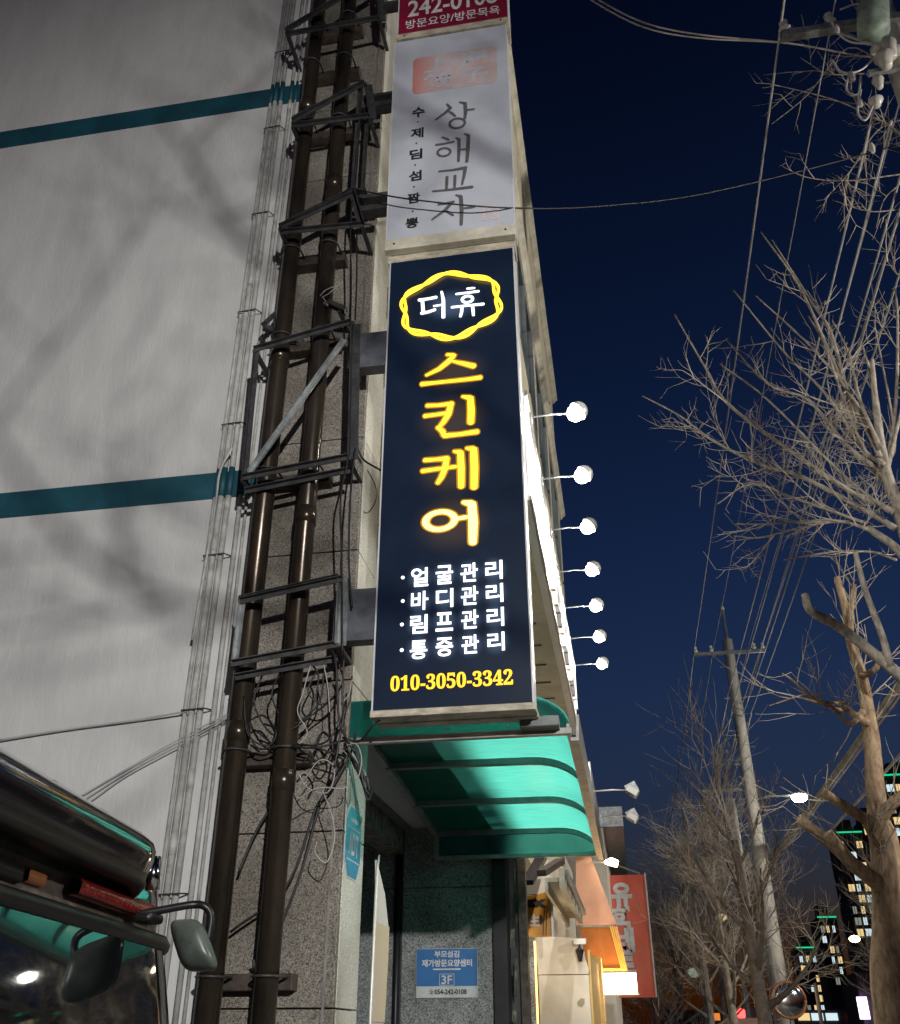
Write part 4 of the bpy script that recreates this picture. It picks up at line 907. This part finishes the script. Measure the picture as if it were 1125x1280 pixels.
MB().bar(at(1090, 60, Y=6.8), at(1135, 66, Y=6.9), .12, .09).build('cable_box', 'insulator', nearp, bevel=.02); MB().bar(at(1085, 92, Y=6.8), at(1130, 84, Y=6.9), .05).build('bracket', 'galvanised', nearp)
for q in ([(1035, 18), (1045, 38), (1062, 52), (1090, 55)], [(1040, 75), (1052, 90), (1075, 88), (1095, 70)], [(1062, 90), (1058, 112), (1072, 118), (1076, 95)], [(1076, 112), (1072, 140), (1082, 150), (1092, 130)], [(1050, 12), (1075, 5), (1100, 20)]):
    MB().tube(smooth([at(x, y, Y=6.75) for x, y in q]), .011, 6).build('jumper_lead', 'wire_grey', nearp, smooth=True)
for x, y in ((1046, 37), (1066, 96), (1075, 128), (1090, 185)): p = at(x, y, Y=6.75); MB().tube([p + V((0, 0, .06)), p, p - V((0, 0, .06))], [.018, .03, .018], 8).build('connector', 'insulator', nearp)

def wire(x, z, y0, y1, label, r_=.011, sag=.25, m='wire_grey', x1=None, z1=None, group='wires along the street'):
    x1 = x if x1 is None else x1; z1 = z if z1 is None else z1
    P = [V((x + (x1 - x) * k / 16, y0 + (y1 - y0) * k / 16, z + (z1 - z) * k / 16 - sag * 4 * (k / 16) * (1 - k / 16))) for k in range(17)]
    return MB().tube(P, r_, 5).build('overhead_wire', m, None, label, 'wire', group)
for x, r_ in ((2.42, .013), (2.95, .007), (3.9, .009), (4.28, .011)):
    wire(x, 11.22, 4, 26, 'power wire strung from the cross arm of the tall pole towards the viewer', r_, .12, group='wires to the near pole'); wire(x, 11.22, 26, 55, 'power wire strung from the tall pole on to the distant pole', r_ * 1.7, .35, x1=x + .05, z1=11.7, group='wires to the distant pole')
for x, z in ((3.15, 9.9), (3.2, 9.5), (3.45, 9.3), (3.5, 9.65), (3.7, 9.4)):
    wire(x, z, 6.9, 26, 'lower wire of the close bundle passing behind the pale twigs', .013, .15, x1=x - .02, z1=z - .1, group='lower wires'); wire(x, z - .1, 26, 55, 'lower wire fanning out beyond the tall pole to the distant pole', .017, .4, group='far lower wires')
lw = 'thick telecom cable bundle sloping along the street behind the bare trees'
for k in range(6): wire(3.95 + random.uniform(-.07, .07), 6.0 + random.uniform(-.09, .09), 3, 34, lw, .022, .1, 'concrete_pole', group='telecom bundle')
for k in range(2): wire(4.85 + .05 * k, 6.0 + .06 * k, 3, 34, lw, .022, .1, 'concrete_pole', group='telecom bundle')
for x, y in ((858, 915), (900, 935), (908, 940), (934, 905)):
    p = at(x, y, Y=36); MB().tube([p + V((0, -.2, .0)), p, p + V((0, .2, -.0))], [.03, .06, .03], 8).build('wire_clamp', 'insulator', None, 'small pale clamp on the overhead wires beyond the tall pole', 'clamp', 'wire clamps')
lw = 'sagging cable crossing the street high above the signs'
for d_, o in ((0, 0), (4, 6)):
    MB().tube(smooth([at(690, -40 + o, Y=7.5), at(752, 2 + o, Y=7.6), at(810, 30 + d_ + o * .3, Y=7.7), at(880, 44 + d_, Y=7.8), at(985, 54, Y=7.9), at(1080, 70, Y=8.0), at(1200, 80, Y=8.1)]), .011, 6).build('overhead_wire', 'concrete_pole', None, lw, 'wire', 'cables crossing the street', smooth=True)

# street lamps
def street_lamp(loc, z1, head, label, glow, group='street lamps', rr=.11, m='concrete_pole', r_=.16):
    t_ = thing('street_lamp', label, 'street lamp', (loc[0], loc[1], 0), group); x, y = loc[0], loc[1]; h = V(head)
    MB().tube([(x, y, 0), (x, y, z1)], [r_, r_ * .65], 12).build('post', m, t_, smooth=True)
    MB().tube(smooth([(x, y, z1 - .25), V((x, y, z1)).lerp(h, .5) + V((0, 0, .02)), h + V((0, 0, .06))]), .045, 8).build('arm', 'galvanised', t_, smooth=True)
    MB().ball(h + V((0, 0, .07)), .26, 12, 8, (1.2, .6, .4)).build('lamp_head', 'lamp_body', t_, smooth=True)
    MB().ball(h + V((0, 0, -.03)), rr, 12, 8, (1.3, 1, .8)).build('glowing_lens', glow, t_, smooth=True)
    return t_
street_lamp((3.75, 34), 8.75, (5.95, 34, 8.75), 'lit street lamp on a pale concrete pole behind the utility pole', 'street_white', rr=.2)
MB().bar((2.8, 33.8, 9.0), (4.1, 33.8, 9.0), .10).build('cross_arm', 'galvanised', None, 'short cable cross arm behind the tall utility pole', 'cross arm')
for (px_, py, yy_, g, lbl) in ((1068, 1173, 70, 'street_warm', 'distant lit street lamp in front of the lit apartment tower'), (977, 1231, 75, 'street_warm', 'distant lit street lamp above the round traffic mirror'), (901, 1146, 60, 'win_warm', 'dim distant street lamp inside the bare tree crowns'), (867, 1215, 50, 'win_dim', 'small unlit street lamp below the grey bare trees')):
    h = at(px_, py, Y=yy_); street_lamp((h.x + 2.2, yy_), h.z + .1, h, lbl, g, rr=.26)

# convex mirror, traffic signal
c = at(986, 1250, Y=24); Mr = thing('traffic_mirror', 'round convex traffic mirror with an orange rim', 'mirror', (c.x, 24, 0))
MB().tube([(c.x, 24.06, 0), (c.x, 24.06, c.z + .3)], .04, 10).build('post', 'galvanised', Mr)
MB().ball(c, .33, 24, 12, (1, .16, 1)).build('mirror', 'chrome', Mr, smooth=True)
MB().tube([c + V((.35 * math.cos(R(15 * k)), .0, .35 * math.sin(R(15 * k)))) for k in range(25)], .03, 8).build('rim', 'shop_sign_orange' if False else 'amber_lens', Mr, smooth=True)
c = at(926, 1267, Y=60); Ts = thing('traffic_signal', 'traffic signal showing red at the far junction', 'traffic signal', (c.x, 60, 0))
MB().tube([(c.x + 2, 60, 0), (c.x + 2, 60, c.z + .3)], .09, 8).build('post', 'galvanised', Ts); MB().bar((c.x + 2, 60, c.z), (c.x - .6, 60, c.z + .05), .09).build('arm', 'galvanised', Ts)
MB().span((c.x - .6, 59.8, c.z - .25), (c.x + .9, 59.95, c.z + .25)).build('housing', 'dark_iron', Ts); MB().ball(c + V((0, -.25, 0)), .26, 12, 8).build('red_light', 'signal_red', Ts, smooth=True)
# parked car beyond the trees
c = at(936, 1272, Y=32); Cr = thing('parked_car', 'tan car roof just showing beside the foot of the tall pole', 'car', (c.x, 34, 0))
z = c.z; rows = []
for zz_, hw, hl in ((.35, .8, 2.2), (.9, .84, 2.25), (z - .55, .8, 2.1), (z - .1, .66, 1.2), (z, .45, .9)):
    rows.append([V((c.x + hw * math.copysign(abs(math.cos(a)) ** .5, math.cos(a)), 34 + hl * math.copysign(abs(math.sin(a)) ** .5, math.sin(a)), zz_)) for a in (2 * math.pi * k / 20 for k in range(20))])
MB().grid(rows, True).build('body', 'pink_canvas', Cr, smooth=True); MB().box((c.x, 34, z - .0), (.86, 1.7, .02)).build('roof', 'pink_canvas', Cr, bevel=.01)
for sx in (-1, 1):
    for sy in (-1.4, 1.4): MB().tube([(c.x + sx * .82, 34 + sy, .32), (c.x + sx * .64, 34 + sy, .32)], .32, 16).build('wheel', 'rubber', Cr)
MB().span((c.x - .6, 31.95, z - .52), (c.x + .6, 31.98, z - .2)).build('rear_window', 'window_glass', Cr)

# ---------------------------------------------------------------- bare street trees
def limb(mb, P, r0, r1, n=8):
    Q = smooth(P, 5); m_ = len(Q); return mb.tube(Q, [r0 + (r1 - r0) * (k / (m_ - 1)) ** .8 for k in range(m_)], n)
def twigs(mb, p, d, ln, r_, depth, rnd, up=.12, n=4):
    pts = [p]; q = p.copy(); d = d.normalized(); segs = 4; ch = []
    for k in range(segs):
        d = (d + V((rnd.uniform(-.16, .16), rnd.uniform(-.16, .16), rnd.uniform(-.14, .14) + up * .5))).normalized()
        q = q + d * ln / segs; pts.append(q.copy()); ch.append((q.copy(), d.copy(), (k + 1) / segs))
    mb.tube(pts, [r_ * (1 - .62 * k / segs) for k in range(segs + 1)], n if r_ > .012 else 3, False)
    if depth <= 0: return
    for (c_, dd, s_) in ch:
        for k in range(rnd.choice((1, 1, 2) if depth > 1 else (0, 1, 1, 2))):
            ax = dd.orthogonal().normalized(); ax.rotate(Quaternion(dd, rnd.uniform(0, 6.28)))
            e = dd.copy(); e.rotate(Quaternion(ax, rnd.uniform(.45, 1.05)))
            twigs(mb, c_, e, ln * rnd.uniform(.45, .72), r_ * .55, depth - 1, rnd, up, n)
def bud(mb, Q, rnd, every, ln, r_, depth, up=.14, toward=None):
    for i in range(1, len(Q) - 1):
        if rnd.random() > every: continue
        d = (Q[i + 1] - Q[i - 1]).normalized(); ax = d.orthogonal().normalized(); ax.rotate(Quaternion(d, rnd.uniform(0, 6.28)))
        e = d.copy(); e.rotate(Quaternion(ax, rnd.uniform(.4, 1.1)))
        if toward: e = (e + V(toward) * .5).normalized()
        twigs(mb, Q[i], e, ln * rnd.uniform(.6, 1.3), r_, depth, rnd, up)

# A: the pollarded tree whose warm trunk stands at the kerb
rnd = random.Random(21)
TA_ = thing('street_tree', 'pollarded bare tree with warm lit trunk and sawn limb stubs', 'tree', (1.74, 8.0, 0), 'bare street trees')
y = 8.0; q = lambda x, yy_, dy=0: at(x, yy_, Y=y + dy)
tr = MB(); tw = MB()
limb(tr, [V((1.75, 8, -.05)), q(1116, 1280), q(1111, 1150), q(1106, 1060), q(1097, 1030)], .135, .10, 12)
limb(tr, [q(1100, 1040), q(1094, 985), q(1090, 927, .1), q(1085, 890, .1), q(1077, 846, .1), q(1063, 799, .1), q(1058, 765), q(1046, 722)], .085, .03)
for P, r0, r1 in (([(1108, 1115), (1090, 1098), (1064, 1078), (1034, 1042)], .07, .045), ([(1066, 1080), (1035, 1052), (999, 1023)], .05, .04), ([(1100, 1042), (1088, 1028), (1062, 1012), (1028, 990)], .055, .035),
                  ([(1098, 1030), (1112, 1008), (1140, 985)], .06, .04), ([(1078, 890), (1062, 905), (1040, 885), (1000, 872)], .03, .008), ([(1085, 905), (1060, 888), (1052, 878)], .035, .026), ([(1052, 880), (1020, 875), (990, 850), (978, 842)], .018, .006), ([(1052, 888), (1030, 880), (1010, 868), (962, 882)], .014, .005),
                  ([(1063, 799), (1064, 760), (1068, 730)], .03, .018), ([(1076, 846), (1095, 835), (1100, 815)], .03, .02), ([(1104, 1080), (1098, 1060), (1080, 1030)], .03, .015)):
    Q = [q(*k_, dy=-.1 * i) for i, k_ in enumerate(P)]; limb(tr, Q, r0, r1); bud(tw, smooth(Q, 4), rnd, .32, .42, .006, 1)
bud(tw, smooth([q(1090, 927, .1), q(1077, 846, .1), q(1063, 799, .1), q(1046, 722)], 5), rnd, .5, .55, .008, 1)
tr.build('trunk', 'bark_warm', TA_, smooth=True); tw.build('crown', 'twig', TA_)
# B: the nearer grey tree, trunk outside the picture
rnd = random.Random(5)
TB_ = thing('street_tree', 'grey bare tree with a dense spray of pale twigs against the sky', 'tree', (2.5, 7.6, 0), 'bare street trees')
y = 7.6; tr = MB(); tw = MB()
limb(tr, [V((2.5, 7.6, -.05)), V((2.5, 7.6, 2)), q(1205, 930), q(1175, 800), q(1150, 720)], .17, .10, 12)
limb(tr, [q(1150, 720), q(1125, 640), q(1108, 590), q(1096, 520), q(1090, 450)], .085, .02)
limb(tr, [q(1200, 900), q(1150, 865), q(1103, 826, -.1), q(1051, 785, -.2), q(1014, 764, -.3), q(1006, 743, -.3)], .06, .03)
limb(tr, [q(1112, 832, -.1), q(1103, 796, -.2), q(1082, 739, -.3), q(1069, 690, -.4)], .035, .02)
limb(tr, [q(1160, 745), q(1125, 690), q(1085, 660, .1)], .045, .03)
hub = [(1112, 610), (1104, 560), (1125, 640), (1098, 530)]
for P, r0 in (([(1112, 610), (1078, 560), (1041, 423), (1016, 380), (965, 300)], .022), ([(1118, 640), (1060, 612), (990, 565), (910, 505), (882, 460), (843, 393)], .024), ([(1118, 660), (1085, 640), (1000, 595), (950, 580), (890, 550), (850, 520), (803, 495)], .024),
              ([(1104, 580), (1078, 560), (1030, 490), (980, 440), (917, 363)], .02), ([(1100, 540), (1092, 480), (1078, 432)], .024), ([(1108, 590), (1120, 500), (1122, 400), (1119, 360)], .018), ([(1104, 590), (1060, 558), (1010, 500), (960, 480), (908, 425)], .017),
              ([(1100, 570), (1050, 470), (1000, 360), (951, 290)], .018), ([(1085, 662), (1050, 652), (1000, 660), (950, 672), (918, 670)], .012), ([(1085, 660), (1040, 650), (960, 655), (920, 655)], .010), ([(1085, 655), (1000, 625), (940, 605), (897, 630)], .012),
              ([(1100, 560), (1075, 500), (1060, 440), (1040, 400)], .016), ([(1110, 580), (1118, 540), (1092, 400)], .014), ([(1110, 600), (1080, 520), (1020, 440), (945, 370)], .016), ([(1112, 640), (1050, 590), (960, 500), (900, 455)], .014), ([(1120, 700), (1090, 690), (1040, 690), (980, 700)], .010),
              ([(1108, 590), (1125, 520), (1150, 420)], .02), ([(1115, 620), (1070, 540), (1030, 430), (1010, 395)], .015)):
    Q = [q(k_[0], k_[1], dy=rnd.uniform(-.12, .12) + .15 * i) for i, k_ in enumerate(P)]
    limb(tr, Q, r0 * 1.35, .007, 6); bud(tw, smooth(Q, 5)[:-3], rnd, .46, .36, .006, 1, .18); bud(tw, smooth(Q, 5)[:-6], rnd, .13, .55, .0075, 2, .14)
for P, r0 in (([(1150, 190), (1112, 158), (1090, 146), (1040, 124), (960, 104)], .020), ([(1160, 60), (1120, 70), (1085, 30), (1062, 0)], .03), ([(1125, 218), (1060, 226), (1010, 222), (978, 208)], .009), ([(1125, 262), (1085, 264), (1040, 250)], .008),
              ([(1090, 150), (1080, 190), (1058, 225), (1055, 285)], .010), ([(1110, 85), (1060, 60), (1010, 118), (965, 155)], .009), ([(1080, 92), (1035, 92), (1000, 72)], .010), ([(1125, 150), (1095, 165), (1062, 215), (1030, 250)], .010), ([(1125, 230), (1105, 250), (1095, 285)], .007), ([(1150, 340), (1125, 345), (1106, 322)], .008)):
    Q = [q(k_[0], k_[1], dy=.3 - .08 * i) for i, k_ in enumerate(P)]; limb(tr, Q, r0, .004, 6); bud(tw, smooth(Q, 5), rnd, .40, .35, .005, 1, .08)
limb(tr, [q(1150, 720), q(1185, 560), q(1200, 350, .2), q(1150, 190, .3)], .07, .02); limb(tr, [q(1200, 350, .2), q(1175, 180, .3), q(1160, 60, .3)], .03, .02)
limb(tr, [q(1190, 480, .1), q(1160, 400), q(1150, 340, .3)], .03, .01)
tr.build('trunk', 'bark_grey', TB_, smooth=True); tw.build('crown', 'twig', TB_)
# others down the pavement
def bare_tree(base, h, spread, trunk_h, label, seed, bark, twm, depth=3, n_l=9, r0=.15):
    rnd = random.Random(seed); b0 = V(base); t_ = thing('street_tree', label, 'tree', base, 'bare street trees'); tr, tw = MB(), MB()
    top = b0 + V((rnd.uniform(-.2, .2), rnd.uniform(-.2, .2), h * .72)); mid = b0.lerp(top, .5) + V((rnd.uniform(-.15, .15), 0, 0))
    limb(tr, [b0 + V((0, 0, -.05)), mid, top], r0, r0 * .3, 10)
    for k in range(n_l):
        s_ = k / (n_l - 1); z = trunk_h + (h * .70 - trunk_h) * s_; a = k * 2.4 + rnd.uniform(-.3, .3)
        p = b0.lerp(top, min(.98, z / (h * .72))); ln = spread * (1.05 - .45 * s_) * rnd.uniform(.8, 1.15)
        d = V((math.cos(a), math.sin(a), .55 + .8 * s_)).normalized()
        Q = [p, p + d * ln * .35 + V((0, 0, .02)), p + d * ln * .7 + V((0, 0, .15 * ln)), p + d * ln + V((0, 0, .38 * ln))]
        limb(tr, Q, r0 * .38 * (1 - .4 * s_), .012, 6)
        Q = smooth(Q, 4); bud(tw, Q[3:], rnd, .75, spread * .5, .011, depth - 1, .22); bud(tw, Q[3:], rnd, .3, spread * .35, .008, 1, .2)
    for k in range(3): twigs(tw, top, V((rnd.uniform(-.5, .5), rnd.uniform(-.5, .5), 1)), h * .28, .02, depth - 1, rnd, .2)
    tr.build('trunk', bark, t_, smooth=True); tw.build('crown', twm, t_); return t_
def gp(px_, yy_): p = at(px_, 1280, Y=yy_); return V((p.x, yy_, 0))
bare_tree(gp(966, 16.5), 6.1, 1.35, 2.0, 'dark barked bare tree standing before the foot of the tall pole', 31, 'bark_dark', 'twig_far', 3, 10, .17)
bare_tree(gp(925, 24), 6.6, 1.6, 1.6, 'pale bare tree behind the dark barked one', 32, 'bark_grey', 'twig', 3, 10, .14)
bare_tree(gp(885, 31), 7.2, 2.0, 1.8, 'grey bushy bare tree further along the pavement', 33, 'bark_grey', 'twig_far', 3, 10, .15)
bare_tree(gp(848, 40), 7.2, 2.3, 2.0, 'faint bare tree beyond the red projecting sign', 34, 'bark_dark', 'twig_far', 3, 9, .15)
bare_tree(gp(905, 47), 9.5, 2.4, 2.2, 'tall bare tree behind the lit street lamp pole', 35, 'bark_grey', 'twig_far', 3, 10, .17)
bare_tree(gp(1150, 30), 6.0, 1.6, 1.0, 'bushy bare tree behind the warm trunk', 36, 'bark_grey', 'twig_far', 3, 10, .12)
bare_tree(gp(820, 30), 3.0, 1.3, .5, 'low bare shrub below the glowing light box', 37, 'bark_dark', 'twig_far', 3, 9, .08)

# ---------------------------------------------------------------- far towers
def tower(px0, px1, pytop, yy_, label, seed, cols, lit, step_px=1.0):
    rnd = random.Random(seed); a, b_ = at(px0, pytop, Y=yy_), at(px1, pytop, Y=yy_); zt = (a.z + b_.z) / 2
    t_ = thing('apartment_tower', label, 'tower', ((a.x + b_.x) / 2, yy_ + 8, 0), 'apartment towers')
    MB().span((a.x, yy_, 0), (b_.x, yy_ + 16, zt)).build('wall', 'tower_wall', t_)
    MB().span((a.x + (b_.x - a.x) * .25, yy_ + 3, zt), (b_.x - (b_.x - a.x) * .25, yy_ + 12, zt + 4)).build('roof_house', 'tower_wall', t_)
    MB().span((a.x - .2, yy_ - .6, zt - .3), (b_.x + .2, yy_ - .36, zt + .1)).build('roof_light', 'led_green', t_)
    cw = (b_.x - a.x) / cols; z = zt - 4.5; proto = {}
    for xk in range(cols + 1): MB().span((a.x + cw * xk - .25, yy_ - .35, 0), (a.x + cw * xk + .25, yy_ - .002, zt - .8)).build('pier', 'tower_wall', t_)
    while z > 2:
        for k in range(cols):
            if rnd.random() > lit: continue
            mm = rnd.choice(('win_white', 'win_warm', 'win_warm', 'win_dim')); x0 = a.x + cw * (k + .1); x1 = a.x + cw * (k + rnd.choice((.6, .9, .9)))
            wn = MB().span((x0, yy_ - .06, z), (x1, yy_ - .01, z + 1.9)).build('window', mm, t_)
            MB().span(((x0 + x1) / 2 - .06, yy_ - .12, z), ((x0 + x1) / 2 + .06, yy_ - .062, z + 1.9)).build('mullion', 'tower_wall', wn)
        z -= 2.9
    return t_
tower(1046, 1076, 1040, 300, 'dark apartment tower with green roof light and many warm windows', 41, 3, .68)
tower(1103, 1150, 968, 280, 'tallest apartment tower with green roof light, behind the warm trunk', 42, 4, .66)
tower(1076, 1094, 1024, 315, 'narrow unlit looking tower between two green topped ones', 43, 2, .5)
tower(996, 1021, 1184, 360, 'low far tower with green roof light beside the bare tree', 44, 3, .55)
tower(1022, 1044, 1146, 335, 'far tower with a few white windows left of the warm windowed one', 45, 3, .6)
H = thing('hoarding', 'dark street building with a purple glowing sign', 'building', at(1100, 1290, Y=80))
a, b_ = at(1082, 1285, Y=80), at(1140, 1215, Y=80); MB().span((a.x, 80, 0), (b_.x, 86, b_.z)).build('wall', 'far_wall', H)
a, b_ = at(1076, 1274, Y=79.5), at(1083, 1246, Y=79.5); MB().span((a.x, 79.5, a.z), (b_.x, 79.7, b_.z)).build('purple_sign', 'led_purple', H)
L2 = thing('low_building', 'low dark shop buildings across the far junction', 'building', at(1010, 1290, Y=120))
a, b_ = at(830, 1280, Y=120), at(1090, 1262, Y=120); MB().span((a.x, 120, 0), (b_.x, 128, b_.z)).build('wall', 'far_wall', L2)
for k, (px_, mm) in enumerate(((893, 'shop_sign_orange'), (1022, 'win_white'), (1040, 'win_white'), (1068, 'shop_sign_orange'), (1005, 'win_warm'))):
    p = at(px_, 1271, Y=119.8); MB().span((p.x - .6, 119.8, p.z - .35), (p.x + .6, 119.95, p.z + .35)).build('shop_light', mm, L2)

# ---------------------------------------------------------------- the street lamp behind the camera and the tree whose shadow lies on the wall
street_lamp((3.75, -6.6), 5.3, (3.2, -6.0, 5.1), 'street lamp behind the viewer that lights the pale side wall', 'lamp_body', rr=.1)
lamp('street_lamp_light', (3.2, -6.0, 4.8), 5300, (1, .97, .92), .085, 'SPOT', (-1.6, 5.3, 2.6), 95, 1.)
street_lamp((11.6, 5.9), 7.3, (9.4, 5.7, 7.2), 'added street lamp across the road that lights the bare trees', 'lamp_body', rr=.1)
lamp('added_road_light', (9.4, 5.7, 6.9), 2400, (1, .92, .80), .12, 'SPOT', (-.6, 8.0, 4.0), 140, .9)  # unseen lamp, added to light the trees and the street face of the pier
street_lamp((11.6, 19.2), 7.4, (9.6, 19, 7.3), 'added street lamp across the road to brighten the tall utility pole', 'lamp_body', rr=.1)
lamp('added_far_light', (9.6, 19, 7.0), 2400, (1, .93, .80), .12, 'SPOT', (2.0, 25, 3.5), 150, .9)  # unseen lamp, added to brighten the tall pole and the farther trees
rnd = random.Random(77); T9 = thing('street_tree', 'bare tree behind the viewer casting branch shadows on the wall', 'tree', (2.7, -1.0, 0), 'bare street trees'); tr, tw = MB(), MB()
limb(tr, [V((2.7, -1, -.05)), V((2.7, -1, 3)), V((2.6, -1.1, 6.6))], .15, .06, 10)
for P in ([(2.7, -1, 4.0), (1.8, -1.2, 4.7), (.9, -1.2, 5.6), (.3, -1.2, 6.6)], [(2.65, -1, 5.0), (1.7, -1.6, 5.9), (.9, -1.8, 6.9)], [(2.7, -1.0, 3.6), (1.6, -1.3, 4.3), (.6, -1.4, 4.6), (.0, -1.5, 5.3)], [(2.6, -1.1, 5.9), (1.9, -1.3, 6.8), (1.3, -1.4, 7.8)], [(2.6, -1.1, 5.5), (3.1, -1.6, 6.3), (3.4, -2, 7)]):
    limb(tr, P, .034, .010, 6); bud(tw, smooth(P, 5), rnd, .6, 1.0, .010, 2, .15)
tr.build('trunk', 'bark_grey', T9, smooth=True); tw.build('crown', 'twig', T9)
